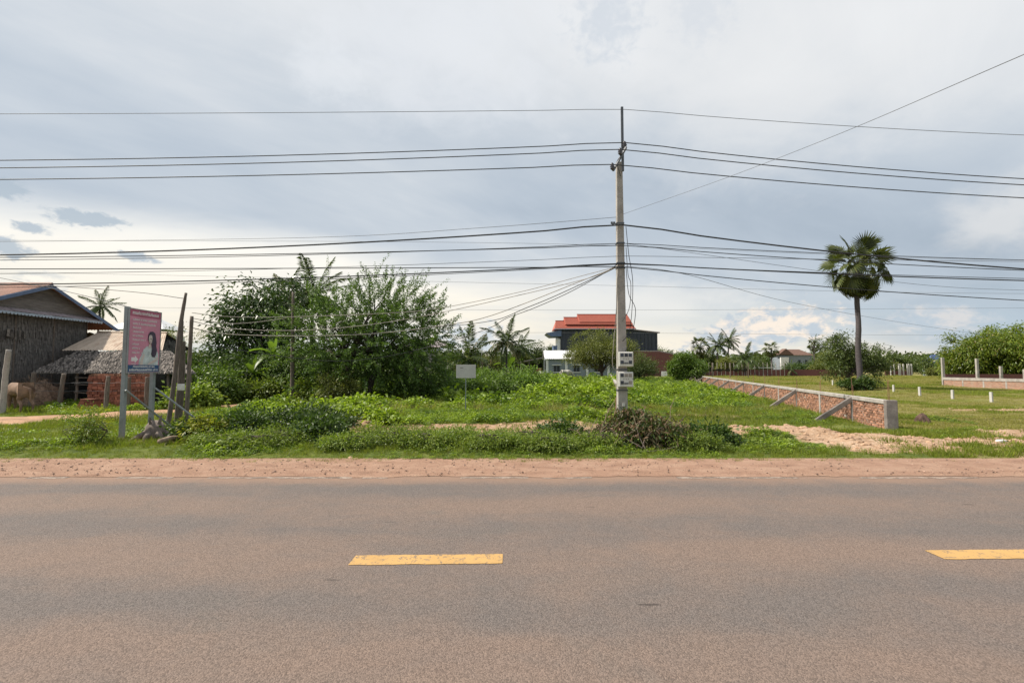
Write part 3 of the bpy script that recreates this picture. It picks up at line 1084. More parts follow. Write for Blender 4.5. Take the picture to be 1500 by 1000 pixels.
def thatch_hut():
    h = empty('thatched_shed', (-18.6, 24.6, 0))
    tag(h, 'low shed with tan iron roof and ragged thatched awning beside the dark house', 'shed')
    M = lambda px, py, D: P(px, py, D) - Vector((-18.6, 24.6, 0))
    # iron roof: eave 514 at D 23.4, ridge 487 at D 26
    e0, e1 = M(90, 513, 22.9), M(238, 513, 22.9)
    r0, r1 = M(143, 487, 25.6), M(244, 488, 25.6)
    sheets(h, e0, e1, r1, r0, 6, M_TAN, 6, 0.018)
    b1, b0 = M(282, 513, 28.0), M(200, 513, 28.0)
    sheets(h, b1, b0, r0, r1, 6, M_TAN, 6, 0.018)
    MB().tube([r0 + Vector((0, 0, 0.03)), r1 + Vector((0.05, 0, 0.03))], 0.06, 6).build('ridge_cap', M_TAN, h)
    # thatched gable on the right end
    gx = r1.x - 0.1
    MB().poly([(gx, e1.y + 0.2, e1.z), (gx, b1.y - 0.2, b1.z), (gx, r1.y, r1.z - 0.06)], (-0.06, 0, 0)).build('gable', M_DARK, h)
    strips((gx + 0.02, e1.y + 1.2, r1.z - 0.35), (0, b1.y - e1.y - 2.4, 0), (0, 0, -0.7), 34, 4, 0.10, 0.3, (1, 0, 0), 0.9, 'gable_thatch', M_THATCH_D, h)
    # solid walls, the shade inside put in as near-black colour
    zt = e0.z - 0.1
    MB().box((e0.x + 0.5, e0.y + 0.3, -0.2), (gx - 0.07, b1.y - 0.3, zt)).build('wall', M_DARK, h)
    MB().poly([(gx - 0.06, b1.y - 0.3, -0.2), (gx - 0.06, e1.y + 0.3, -0.2), (gx - 0.06, e1.y + 0.3, zt), (gx - 0.06, b1.y - 0.3, zt)], (0.05, 0, 0)).build('side_wall', M_THATCH_D, h)
    # thatched awning in front
    t0, t1 = M(112, 515, 22.85), M(250, 514, 22.85)
    a0, a1 = M(47, 545, 21.5), M(287, 546, 21.5)
    ba = MB().add([t0 + Vector((0, 0, -0.07)), t1 + Vector((0, 0, -0.07)), a1 + Vector((0, 0, -0.05)), a0 + Vector((0, 0, -0.05)), t0, t1, a1, a0],
                  [(0, 1, 2, 3), (4, 5, 6, 7), (0, 1, 5, 4), (1, 2, 6, 5), (2, 3, 7, 6), (3, 0, 4, 7)])
    ba.build('awning_base', M_THATCH_D, h)
    # strips over the trapezoid
    rows = 20
    Q = []
    for i in range(rows):
        t = (i + 0.1) / rows
        A, B = t0.lerp(a0, t), t1.lerp(a1, t)
        n = int((B - A).length / 0.055)
        s = (np.arange(n) + rng.random(n)) / n
        c = np.array(A)[None] + s[:, None] * np.array(B - A)[None]
        dn = np.array((a0.lerp(a1, 0.5) - t0.lerp(t1, 0.5)).normalized())
        dn = dn[None] + np.stack([rng.normal(size=n) * 0.35, np.zeros(n), -0.05 - 0.1 * rng.random(n)], 1)
        nr = np.array([0, -0.6, 0.8])[None] + rng.normal(size=(n, 3)) * 0.3
        q = leaves(c + np.array([0, 0, 0.02]) + rng.random((n, 1)) * np.array([0, 0, 0.05]), dn, nr, 0.10 + 0.14 * rng.random(n), 0.05 + 0.05 * rng.random(n), 0.05, 0.5)
        Q.append(q)
    ob = link('thatch', quads_mesh('thatch', np.concatenate(Q)), M_THATCH, h)
    ob['kind'] = 'stuff'
    for px, D in ((52, 21.7), (113, 21.75), (180, 21.75), (246, 21.75), (279, 21.7)):
        p = M(px, 546, D)
        MB().tube([(p.x, p.y, -0.2), (p.x + 0.03, p.y, 0.7), (p.x, p.y, p.z + 0.02)], [0.06, 0.055, 0.05], 7).build('post', M_WOOD, h)
    for k, z in enumerate((1.25, 0.95, 0.6)):
        p, q = M(112, 546, 21.75), M(180, 546, 21.75)
        MB().tube([(p.x, p.y - 0.07, z), (q.x, q.y - 0.07, z - 0.06 * k)], 0.025, 6).build('rail', M_WOOD, h)


def red_roof_house():
    D = 110.0
    o = P(875, 551, D)
    o.z = 0
    h = empty('red_roofed_hall', o)
    tag(h, 'large navy-walled hall with stepped red tiled roof beyond the field', 'house')
    M = lambda px, py, d=0.0: P(px, py, D + d) - o
    dep = 14.0
    a, b = M(822, 482), M(928, 482)
    MB().box((a.x, 0, -0.3), (b.x, dep, a.z)).build('wall', M_NAVY, h)
    c, e = M(963, 487), M(928, 483)
    MB().poly([(b.x + 0.02, 0.05, -0.3), (c.x, 0.05, -0.3), (c.x, 0.05, c.z), (b.x + 0.02, 0.05, e.z - 0.1)], (0, dep, 0)).build('side_wing_wall', M_NAVY, h)
    # standing seams on the siding
    sm = MB()
    x = a.x + 0.3
    while x < c.x - 0.2:
        zt = a.z - 0.05 if x < b.x else c.z - 0.3
        z0 = M(875, 515).z
        sm.box((x - 0.03, -0.05, z0), (x + 0.03, -0.002 if x < b.x else 0.045, zt))
        x += 0.85
    sm.build('siding_seam', M_NAVY, h)
    MB().poly([(b.x + 0.03, -0.3, e.z - 0.05), (c.x + 0.5, -0.3, c.z - 0.1), (c.x + 0.5, -0.3, c.z + 0.1), (b.x + 0.03, -0.3, e.z + 0.15)], (0, dep + 0.6, 0)).build('side_wing_roof', M_PINKROOF, h)
    # stepped tile roof: three gabled tiers, ridge along the street side
    def tier(px0, px1, ey, ry, d0, d1, lip):
        p0, p1 = M(px0, ey), M(px1, ey)
        zr = M(px0, ry).z
        dm = (d0 + d1) / 2
        m = MB()
        m.add([(p0.x - lip, d0, p0.z), (p1.x + lip * 0.4, d0, p1.z), (p1.x, dm, zr), (p0.x, dm, zr), (p1.x + lip * 0.4, d1, p1.z), (p0.x - lip, d1, p0.z)],
              [(0, 1, 2, 3), (2, 4, 5, 3), (0, 3, 5), (1, 4, 2), (0, 5, 4, 1)])
        # slope broken into courses that step, so the tile rows catch light
        for i in range(7):
            t = (i + 0.5) / 7
            y, z = d0 + (dm - d0) * t, p0.z + (zr - p0.z) * t
            xl = p0.x - lip * (1 - t)
            xr = p1.x + lip * 0.4 * (1 - t)
            m.box((xl, y - 0.12, z - 0.02), (xr, y + 0.10, z + 0.07))
        m.build('roof_tier', M_REDTILE, h)
        MB().box((p0.x - 0.1, dm - 0.15, zr - 0.05), (p1.x + 0.1, dm + 0.15, zr + 0.12)).build('roof_ridge', M_REDTILE, h)
        mm = MB().box((p0.x - lip - 0.1, d0 - 0.12, p0.z - 0.18), (p1.x + lip * 0.4 + 0.1, d0 + 0.05, p0.z - 0.01))
        if lip > 0.3:
            mm.build('eave_board', M_PALEBLUE, h)

    tier(816, 928, 481.5, 468, -1.0, 7.5, 0.6)
    tier(829, 927, 475.0, 462, -0.1, 8.6, 0.1)
    tier(850, 926, 471.0, 457, 0.6, 9.4, 0.1)
    # awning on the left with slanted front
    q0, q1 = M(800, 488), M(822, 484)
    MB().poly([(q0.x, -0.5, q0.z), (q1.x, -0.5, q1.z + 0.1), (q1.x, -0.5, q1.z - 1.3), (q0.x + 1.1, -0.5, q0.z - 0.75)], (0, dep * 0.5, 0)).build('awning', M_BLUE_T, h)
    w = M(819, 505)
    MB().box((w.x - 0.35, 0.4, M(819, 512).z - 3), (w.x + 0.35, 5, M(819, 496).z)).build('balcony_post', M_WHITE, h)
    w0, w1 = M(811, 512), M(819, 506)
    MB().box((w0.x, 0.5, w0.z), (w1.x, 4, w1.z)).build('balcony', M_BLUE_T, h)
    # brick ground floor, running out to the right
    r0, r1 = M(925, 515), M(985, 519)
    m = MB().poly([(r0.x, -0.7, -0.3), (r1.x, -0.7, -0.3), (r1.x, -0.7, r1.z), (c.x, -0.7, M(960, 515).z), (r0.x, -0.7, r0.z)], (0, 0.6, 0))
    m.build('brick_wall', M_MAROON, h)
    MB().poly([(r0.x, -0.74, r0.z + 0.01), (c.x, -0.74, M(960, 515).z + 0.01), (r1.x, -0.74, r1.z + 0.01), (r1.x, -0.74, r1.z + 0.25), (c.x, -0.74, M(960, 515).z + 0.25), (r0.x, -0.74, r0.z + 0.25)], (0, 0.7, 0)).build('wall_coping', M_PINKROOF, h)
    p = M(972, 551)
    MB().box((p.x - 0.8, -1.5, -0.3), (p.x + 0.4, -0.72, 1.1)).build('gate_pier', M_WHITE, h)


def small_house():
    D = 86.0
    o = P(850, 553, D)
    o.z = 0
    h = empty('blue_grey_cottage', o)
    tag(h, 'small blue-grey house with white iron roof and white pillars behind the round tree', 'house')
    M = lambda px, py, d=0.0: P(px, py, D + d) - o
    a, b = M(800, 525), M(908, 525)
    MB().box((a.x, 0, -0.3), (b.x, 6, a.z)).build('wall', M_BGREY, h)
    MB().box((a.x - 0.05, -0.08, -0.3), (b.x + 0.05, -0.003, 0.35)).build('plinth', M_CONC_D, h)
    for px in (801.5, 829.5, 860, 891):
        p = M(px, 550)
        MB().box((p.x - 0.22, -0.16, -0.25), (p.x + 0.22, -0.085, a.z - 0.01)).build('pillar', M_WHITE, h)
    for px in (815.5, 844.5, 875):
        p = M(px, 540)
        w = empty('window')
        w.parent = h
        w.location = (p.x, -0.06, p.z)
        MB().box((-0.58, 0.0, -0.52), (0.58, 0.05, 0.52)).build('pane', M_GLASS, w)
        fm = MB()
        for s in (-1, 1):
            fm.box((s * 0.58 - 0.04, -0.03, -0.55), (s * 0.58 + 0.04, 0.03, 0.55))
        fm.box((-0.025, -0.025, -0.5), (0.025, 0.03, 0.5))
        fm.build('frame', M_BGREY, w)
        MB().box((-0.72, -0.12, -0.68), (0.72, 0.03, -0.55)).build('sill', M_WHITE, w)
        MB().box((-0.85, -0.15, 0.62), (0.85, 0.03, 0.75)).build('lintel', M_WHITE, w)
    e0, e1 = M(797.5, 525.5), M(910, 525.5)
    r0, r1 = M(798.5, 512), M(910, 512)
    zr = (r0.z - 0.05)
    sheets(h, (e0.x, -0.5, e0.z), (e1.x, -0.5, e1.z), (e1.x, 2.6, zr), (e0.x, 2.6, zr), 8, M_WHITEIRON, 5, 0.03)
    sheets(h, (e1.x, 6.4, e0.z), (e0.x, 6.4, e0.z), (e0.x, 2.6, zr), (e1.x, 2.6, zr), 8, M_WHITEIRON, 5, 0.03)
    MB().poly([(e0.x + 0.3, 0, e0.z - 0.05), (e0.x + 0.3, 6, e0.z - 0.05), (e0.x + 0.3, 2.6, zr - 0.05)], (0.1, 0, 0)).build('gable', M_BGREY, h)
    # open lean-to on the left
    c0, c1 = M(760, 531), M(797, 524)
    MB().poly([(c0.x, -0.4, c0.z), (c1.x, -0.4, c1.z), (c1.x, -0.4, c1.z + 0.14), (c0.x, -0.4, c0.z + 0.14)], (0, 5.5, 0)).build('lean_to_roof', M_PINKROOF, h)
    for px in (763, 775, 787):
        p = M(px, 530)
        MB().tube([(p.x, -0.2, -0.2), (p.x, -0.2, p.z + (px - 760) * 0.01)], 0.08, 6).build('lean_to_post', M_WOOD, h)
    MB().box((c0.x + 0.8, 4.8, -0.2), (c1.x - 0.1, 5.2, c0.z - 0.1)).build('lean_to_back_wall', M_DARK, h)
    for px, hh, m in ((781, 1.3, M_RUST), (790, 1.8, M_BRICK_R), (785, 0.8, M_WHITEIRON)):
        p = M(px, 550)
        bevel(MB().box((p.x - 0.5, 0.8, -0.2), (p.x + 0.5, 2.0, hh)).build('stored_crate', m, h), 0.08)


def far_house(name, label, D, px0, px1, wy, ey, ry, wallm, roofm, gable_px=None, hipped=0.22):
    o = P((px0 + px1) / 2, 545, D)
    o.z = 0
    h = empty(name, o)
    tag(h, label, 'house')
    M = lambda px, py: P(px, py, D) - o
    a, b = M(px0, wy), M(px1, wy)
    dep = (b.x - a.x) * 0.6
    MB().box((a.x, 0, -0.5), (b.x, dep, a.z)).build('wall', wallm, h)
    e0, e1, zr = M(px0, ey), M(px1, ey), M(px0, ry).z
    W = e1.x - e0.x
    ov = W * 0.05
    ins = W * hipped
    MB().add([(e0.x - ov, -ov, e0.z), (e1.x + ov, -ov, e0.z), (e1.x + ov, dep + ov, e0.z), (e0.x - ov, dep + ov, e0.z), (e0.x + ins, dep / 2, zr), (e1.x - ins, dep / 2, zr)],
             [(0, 1, 5, 4), (1, 2, 5), (2, 3, 4, 5), (3, 0, 4), (0, 3, 2, 1)]).build('roof', roofm, h)
    for t in (0.25, 0.6, 0.82):
        x = a.x + W * t
        MB().box((x - W * 0.035, -0.08, a.z * 0.35), (x + W * 0.035, -0.01, a.z * 0.72)).build('window', M_GLASS, h)
    return h, M, e0, e1, zr, dep


left_house()
thatch_hut()
red_roof_house()
small_house()
h_, M_, e0_, e1_, zr_, dp_ = far_house('brown_roofed_house', 'pale grey house with brown hipped tile roof among far trees', 190, 1143, 1189, 519.5, 520, 511, M_BGREY, M_BROWNROOF)
_a = M_(1143, 531)
MB().box((_a.x - 0.2, -0.9, -0.5), (_a.x + 2.9, -0.2, M_(1143, 523).z)).build('front_wall', M_WHITE, h_)
_g = M_(1146, 519.5)
MB().poly([(_g.x - 2, -1.0, _g.z), (_g.x + 4, -1.0, _g.z), (_g.x + 1, -1.0, _g.z + 2.4)], (0, 3, 0)).build('front_gable', M_BROWNROOF, h_)
far_house('blue_roofed_house', 'distant house with bright blue roof between the far trees', 115, 1363, 1387, 531, 531, 519, M_BGREY, M_BLUEROOF, hipped=0.35)
far_house('faded_roof_house', 'house with faded pinkish grey roof showing behind the tamarind', 75, 596, 662, 516, 508, 497, M_PINKROOF, M_PINKROOF, hipped=0.28)
far_house('white_iron_shed', 'bright white iron-roofed building behind the tall signboard', 48, 157, 238, 490, 482, 465, M_WHITE, M_WHITEIRON, hipped=0.25)


# ------------------------------------------------------------------ masonry walls
def brick_boundary():
    A = Vector((10.15, 13.0, 0))
    B = Vector((wall_x(80.0), 80.0, 0))
    d = (B - A).normalized()
    n = Vector((-d.y, d.x, 0))          # towards the field (left)
    ang = math.atan2(d.y, d.x)
    w = empty('brick_boundary_wall', A, ang)
    tag(w, 'low rough red brick boundary wall with concrete coping and sloping buttresses', 'wall')
    L = (B - A).length
    H, T = 0.80, 0.11

    def lz(s):
        p = A + d * s
        return gzf(p.x, p.y)

    MB().box((0.02, -T / 2 + 0.018, -0.3), (L, T / 2 - 0.018, H - 0.11)).build('mortar_core', M_MORTAR, w)
    # coping beam in cast lengths
    s = 0.0
    while s < L:
        e = min(L, s + 6.0)
        bevel(MB().box((s + 0.006, -0.085, H - 0.11), (e - 0.006, 0.085, H + random.uniform(-0.004, 0.004))).build('coping_beam', M_CONC, w), 0.012)
        s = e
    # bricks
    bm_ = MB().box((-0.5, -0.5, -0.5), (0.5, 0.5, 0.5))
    bme = bm_.mesh('brick')
    bme.materials.append(M_BRICK)
    count = 0
    rest = MB()
    ch, bl = 0.074, 0.215
    rows = 10
    cols = [c for c in range(int(48 / bl))]
    for c in cols:
        for r_ in range(rows):
            if rng.random() < 0.02:
                continue
            z = -0.06 + ch * (r_ + 0.5)
            if z + ch / 2 > H - 0.115:
                continue
            s = 0.16 + bl * (c + 0.5 + 0.5 * (r_ % 2)) + random.uniform(-0.012, 0.012)
            ll, hh = bl - random.uniform(0.012, 0.05), ch - random.uniform(0.010, 0.024)
            out = random.uniform(-0.010, 0.012)
            if count < 300 and z > lz(s) - 0.05:
                o = bpy.data.objects.new('brick', bme)
                COL.objects.link(o)
                o.parent = w
                o.location = (s, out, z)
                o.scale = (ll, T - 0.004, hh)
                o.rotation_euler = (random.uniform(-0.05, 0.05), random.uniform(-0.06, 0.06), random.uniform(-0.05, 0.05))
                count += 1
            else:
                Mx = Matrix.Translation((s, out, z)) @ Euler((0, random.uniform(-0.06, 0.06), 0)).to_matrix().to_4x4()
                rest.box((-ll / 2, -T / 2 + 0.002, -hh / 2), (ll / 2, T / 2 - 0.002, hh / 2), Mx)
    ro = rest.build('brick', M_BRICK, w)
    ro['kind'] = 'stuff'
    # columns every 3 m, end pier, rebar stubs
    bevel(MB().box((-0.02, -0.13, -0.3), (0.15, 0.13, H + 0.012)).build('end_pier', M_CONC_D, w), 0.01)
    k = 0
    s = 2.45
    Ms = Matrix.Rotation(-ang, 4, 'Z')
    while s < 45:
        but = k % 2 == 0
        bevel(MB().box((s - 0.07, -0.075, -0.3), (s + 0.07, 0.078, H - 0.112)).build('column', M_CONC_D if but else M_CONC, w), 0.008)
        if but:  # sloping strut on the field side (+y local is left of d)
            z0 = -0.15
            b = MB()
            b.add([(s - 0.06, 0.08, H - 0.02), (s + 0.06, 0.08, H - 0.02), (s + 0.06, 0.08, H - 0.20), (s - 0.06, 0.08, H - 0.20),
                   (s - 0.06, 1.12, z0 + 0.18), (s + 0.06, 1.12, z0 + 0.18), (s + 0.06, 1.12, z0), (s - 0.06, 1.12, z0)],
                  [(0, 1, 2, 3), (4, 7, 6, 5), (0, 4, 5, 1), (1, 5, 6, 2), (2, 6, 7, 3), (3, 7, 4, 0)])
            bevel(b.build('buttress', M_CONC_D, w), 0.012)
        for q in (-0.04, 0.04):
            if s < 30:
                MB().tube([(s + q, 0.03, H - 0.05), (s + q + 0.01, 0.03, H + 0.35 + random.random() * 0.25)], 0.006, 5).build('rebar', M_RUST, w)
        k += 1
        s += 2.95
    for q in (0.02, 0.09):
        MB().tube([(q, 0.04, H - 0.05), (q - 0.01, 0.04, H + 0.55)], 0.006, 5).build('rebar', M_RUST, w)


def field_wall():
    """second, older wall that leads back from the pole"""
    A, B = Vector((6.05, 28.0, 0)), Vector((16.3, 80.5, 0))
    d = (B - A).normalized()
    w = empty('field_boundary_wall', A, math.atan2(d.y, d.x))
    tag(w, 'long low pinkish brick wall leading back across the field behind the utility pole', 'wall')
    L = (B - A).length
    m = bpy.data.materials['brick_pattern']
    MB().box((0, -0.06, -0.3), (L, 0.06, 0.72)).build('brickwork', m, w)
    MB().box((-0.01, -0.085, 0.722), (L, 0.085, 0.82)).build('coping_beam', M_CONC, w)
    s = 0.0
    while s < L:
        MB().box((s, -0.075, -0.3), (s + 0.14, 0.078, 0.718)).build('column', M_CONC, w)
        s += 3.0


def brick_pattern():
    m, g, b = new_mat('brick_pattern')
    tc = g.N.new('ShaderNodeTexCoord')
    mp = g.N.new('ShaderNodeMapping')
    mp.inputs['Rotation'].default_value = (math.pi / 2, 0, 0)
    g.L.new(tc.outputs['Object'], mp.inputs[0])
    br = g.N.new('ShaderNodeTexBrick')
    br.inputs['Color1'].default_value = (0.42, 0.20, 0.12, 1)
    br.inputs['Color2'].default_value = (0.25, 0.10, 0.06, 1)
    br.inputs['Mortar'].default_value = (0.33, 0.28, 0.23, 1)
    br.inputs['Scale'].default_value = 1.0
    br.inputs['Brick Width'].default_value = 0.215
    br.inputs['Row Height'].default_value = 0.074
    br.inputs['Mortar Size'].default_value = 0.012
    g.L.new(mp.outputs[0], br.inputs['Vector'])
    n = g.noise(tc.outputs['Object'], 3.0, 6, 0.65)
    col = g.mix(g.smooth(n, 0.45, 0.7, 0, 0.6), br.outputs['Color'], (0.34, 0.27, 0.21))
    g.L.new(col, b.inputs['Base Color'])
    b.inputs['Roughness'].default_value = 0.95
    return m


M_BRPAT = brick_pattern()


def enclosure():
    X0, Y0 = 40.3, 45.2
    w = empty('mango_enclosure_wall', (X0, Y0, 0), -math.pi / 2)
    tag(w, 'brick enclosure wall with concrete band and tall posts before the mango trees', 'wall')
    L = 26.0
    # local x runs towards the camera
    MB().box((0.0, -0.06, -0.4), (L, 0.06, 0.62)).build('brickwork', M_BRPAT, w)
    MB().box((-0.02, -0.10, 0.622), (L, 0.10, 0.86)).build('concrete_band', M_CONC, w)
    for s in np.arange(1.9, L, 1.9):
        MB().box((s - 0.07, -0.072, -0.4), (s + 0.07, 0.072, 0.62)).build('column', M_CONC, w)
    bevel(MB().box((-0.16, -0.12, -0.4), (-0.022, 0.12, 2.7)).build('corner_post', M_CONC, w), 0.01)
    # back side runs to the right, away from the corner
    MB().box((-0.10, 0.14, -0.4), (0.02, 26, 1.15)).build('back_wall', M_MAROON, w)  # brick in shade: the shade is put into the darker maroon
    for k, (s, hh) in enumerate([(3.0, 2.6), (5.2, 1.9), (7.4, 1.6), (9.6, 2.2), (12.0, 1.8), (15, 2.3), (18.5, 2.0)]):
        MB().box((-0.02 + 0.05, s - 0.1, -0.4), (0.20, s + 0.1, hh)).build('post', M_CONC, w)


brick_boundary()
field_wall()
enclosure()


# ------------------------------------------------------------------ utility pole and wires
PX, PY = P(911.5, 612, 16.15).x, 16.15
POLE_TOP = P(913, 238, PY).z


def utility_pole():
    p = empty('utility_pole', (PX, PY, 0))
    tag(p, 'tall tapering concrete utility pole with steel top and many cables', 'utility pole')
    W0, W1, D0, D1 = 0.335, 0.20, 0.27, 0.18
    H = POLE_TOP
    bevel(MB().frustum((0, 0, -0.4), W0, D0, W1, D1, H + 0.4).build('shaft', M_CONC, p), 0.018)

    def w_at(z):
        t = z / H
        return W0 + (W1 - W0) * t, D0 + (D1 - D0) * t
    # recessed ladder slots on the front would be tiny; bands where cables are strapped
    for y in (328, 357, 386, 393, 541, 571):
        z = P(912, y, PY).z
        w, d = w_at(z)
        MB().box((-w / 2 - 0.012, -d / 2 - 0.012, z - 0.025), (w / 2 + 0.012, d / 2 + 0.012, z + 0.025)).build('strap', M_STEEL, p)
    zt = P(915, 160, PY).z
    zb = P(915, 253, PY).z
    MB().box((0.055, -0.16, zb), (0.135, -0.092, zt)).build('steel_extension', M_STEEL, p)
    # crossarm running towards the camera and to the left, sloping in view
    q0 = P(917, 216, PY - 0.25) - Vector((PX, PY, 0))
    q1 = P(898, 250, PY - 0.5) - Vector((PX, PY, 0))
    MB().tube([q0, q1], 0.045, 4).build('crossarm', M_STEEL, p)
    br = P(909, 258, PY - 0.14) - Vector((PX, PY, 0))
    MB().tube([q0.lerp(q1, 0.7), br], 0.015, 5).build('brace', M_STEEL, p)
    prof = [(0.0, 0.03), (0.04, 0.075), (0.07, 0.045), (0.10, 0.085), (0.14, 0.05), (0.17, 0.075), (0.22, 0.035), (0.24, 0.02)]
    for px, py, dd in ((915, 217, 0.16), (908.5, 227, 0.40), (897, 249, 0.55)):
        b = P(px, py, PY - dd) - Vector((PX, PY, 0))
        MB().tube([b + Vector((0, 0, z)) for z, r_ in prof], [r_ for z, r_ in prof], 10).build('insulator', M_PORC, p, smooth=True)
    # cable clamp with eye bolts on the left
    z = P(912, 328, PY).z
    for dx, dz in ((-0.28, 0.03), (-0.20, 0.03), (-0.24, -0.03)):
        MB().box((dx - 0.03, -0.06, z + dz - 0.03), (dx + 0.03, 0.0, z + dz + 0.03)).build('cable_clamp', M_STEEL, p)
    MB().tube([(-0.30, -0.03, z), (-0.10, -0.03, z)], 0.02, 6).build('eye_bolt', M_STEEL, p)
    # peeled paper mark
    MB().box((-0.02, -W0 / 2 + 0.008, 0.42), (0.06, -W0 / 2 + 0.03, 0.52)).build('paper_scrap', M_PLAST, p)
    return w_at


w_at = utility_pole()


def meter_box(py0, py1, label, dim):
    a, b = P(904.5, py0, PY - 0.2), P(926, py1, PY - 0.2)
    W, H = b.x - a.x, a.z - b.z
    o = empty('meter_box', (a.x, PY - 0.385, b.z))
    tag(o, label, 'meter box', 'electricity meter boxes on the pole')
    bevel(MB().box((0, 0, 0), (W, 0.20, H)).build('case', M_PLAST, o), 0.02)
    dr = bevel(MB().box((0.02, -0.018, 0.02), (W - 0.02, -0.002, H - 0.02)).build('door', M_PLAST, o), 0.01)
    for i, (u, v) in enumerate([(0.22, 0.78), (0.50, 0.78), (0.78, 0.78), (0.22, 0.30), (0.78, 0.30)]):
        x, z = u * W, v * H
        s = 0.052
        m = M_METER if not (dim and i in (1, 2, 4)) else M_WIRE_L
        MB().box((x - s, -0.030, z - s * 1.05), (x + s, -0.0195, z + s * 1.05)).build('meter_window', m, dr)
    MB().box((0.36 * W, -0.028, 0.19 * H), (0.64 * W, -0.0195, 0.29 * H)).build('name_plate', M_STEEL, dr)
    for u in (0.33, 0.5, 0.66):
        MB().box((u * W - 0.02, -0.026, 0.51 * H), (u * W + 0.02, -0.0195, 0.56 * H)).build('seal', M_WIRE_L, dr)
    MB().tube([(W - 0.03, -0.02, H * 0.55), (W - 0.03, -0.04, H * 0.55)], 0.012, 6).build('latch', M_STEEL, dr)


meter_box(515.5, 537, 'upper white electricity meter box with all dark windows on the pole', False)
meter_box(544.5, 566.5, 'lower white electricity meter box with some pale windows on the pole', True)


def smooth_pts(pts, k=8):
    pts = [Vector(p) for p in pts]
    if len(pts) < 3:
        return pts
    out = []
    for i in range(len(pts) - 1):
        p0, p1, p2, p3 = pts[max(i - 1, 0)], pts[i], pts[i + 1], pts[min(i + 2, len(pts) - 1)]
        for j in range(k):
            t = j / k
            out.append(0.5 * ((2 * p1) + (p2 - p0) * t + (2 * p0 - 5 * p1 + 4 * p2 - p3) * t * t + (3 * p1 - p0 - 3 * p2 + p3) * t ** 3))
    out.append(pts[-1])
    return out


def wire(label, pts, r=0.014, mat=None, group=None, name='overhead_wire', k=8, n=5):
    o = MB().tube(smooth_pts(pts, k), r, n).build(name, mat or M_WIRE, None, smooth=True)
    tag(o, label, 'wire', group)
    return o


def span(label, yp, yl, yr, r=0.014, mat=None, group=None, D=PY - 0.2, xp=912, Dl=None, Dr=None):
    """a wire along the road: height at the pole and where it leaves the view on each side"""
    zp = P(xp, yp, D)
    pts = []
    for py, px, sgn, De in ((yl, 0, -1, Dl or D), (yr, 1500, 1, Dr or D)):
        e = P(px, py, De)
        Ls = 52.0
        u0 = abs(e.x - zp.x)
        t0 = u0 / Ls
        s = (zp.z - e.z) / (4 * t0 * (1 - t0))
        seg = []
        for i in range(1, 21):
            t = i / 20
            x = zp.x + sgn * Ls * t
            y = D + (De - D) * (Ls * t / u0) * (0.35 if De != D else 0)
            if De != D:
                y = D + (De - D) * min(1.0, Ls * t / u0)
            seg.append(Vector((x, y, zp.z - 4 * s * t * (1 - t))))
        pts = (seg[::-1] if sgn < 0 else pts) + ([zp] if sgn < 0 else []) + (seg if sgn > 0 else [])
    return wire(label, pts, r, mat, group, k=2)


span('thin earth wire carried on the very tip of the steel pole top', 160.5, 167, 198, 0.009, M_WIRE_G, D=PY - 0.13, xp=915)
span('black power wire over the highest of the pole insulators', 209, 235, 262, 0.016, D=PY - 0.16, xp=915)
span('black power wire over the middle insulator of the crossarm', 219, 246, 271, 0.016, D=PY - 0.40, xp=908)
span('black power wire over the lowest insulator at the crossarm end', 241, 263, 290, 0.016, D=PY - 0.55, xp=897)
span('thick black twisted cable clamped to the pole well below the crossarm', 329.5, 373.5, 394, 0.026)
G1 = 'black cables strapped round the pole below the thick cable'
span('black cable strapped to the pole just below the thick twisted cable', 356.5, 381, 381, 0.012, group=G1, D=PY - 0.17)
span('black cable strapped to the pole just below the thick twisted cable', 359.5, 377, 396, 0.014, group=G1)
G2 = 'black cables strapped to the pole at the tangle of drop wires'
span('black cable strapped to the pole where the drop wires fan out', 386, 417, 411, 0.020, group=G2, D=PY - 0.17)
span('black cable strapped to the pole where the drop wires fan out', 391, 394, 440, 0.015, group=G2)
span('black cable strapped to the pole where the drop wires fan out', 387, 421, 408, 0.011, group=G2, D=PY - 0.23)
span('thin grey wire on the pole between the two cable straps', 375, 401, 383, 0.008, M_WIRE_G, D=PY - 0.22)
# crossing wire that passes over the road towards the viewer
wire('thin grey wire rising from the pole over the road on the right', [P(912, 314, PY), P(1060, 262, 13.2), P(1230, 196, 9.4), P(1500, 80, 5.2), P(1900, -90, 3.0)], 0.006, M_WIRE_G, n=4)
wire('thin grey wire sloping from the pole above the thick cable', [P(905, 318, PY), P(700, 334, 17), P(450, 348, 18.5), P(0, 354, 22), P(-300, 356, 24)], 0.008, M_WIRE_G)
# far lines beyond the field
G3 = 'far thin lines running behind the field'
for yl, ym, yr, D in ((352, 357, 381, 58.0), (399, 416, 430, 62.0), (449, 454, 451, 70.0), (487, 487, 491, 75.0)):
    wire('faint thin line stretched across far behind the field', [P(-900, yl - 4, D), P(0, yl, D), P(800, ym, D), P(1500, yr, D), P(2400, yr - 6, D)], 0.017, M_WIRE_G, G3)
# drops to the right
wire('thin drop wire from the pole falling towards the mango trees', [P(918, 390, PY), P(1010, 403, 20), P(1150, 441, 28), P(1300, 469, 38), P(1432, 489, 47)], 0.010)
wire('slack thin wire from the pole passing behind the fan palm', [P(918, 357, PY), P(1060, 377, 17), P(1200, 397, 18), P(1350, 417, 19), P(1500, 425, 20), P(1800, 430, 22)], 0.007)
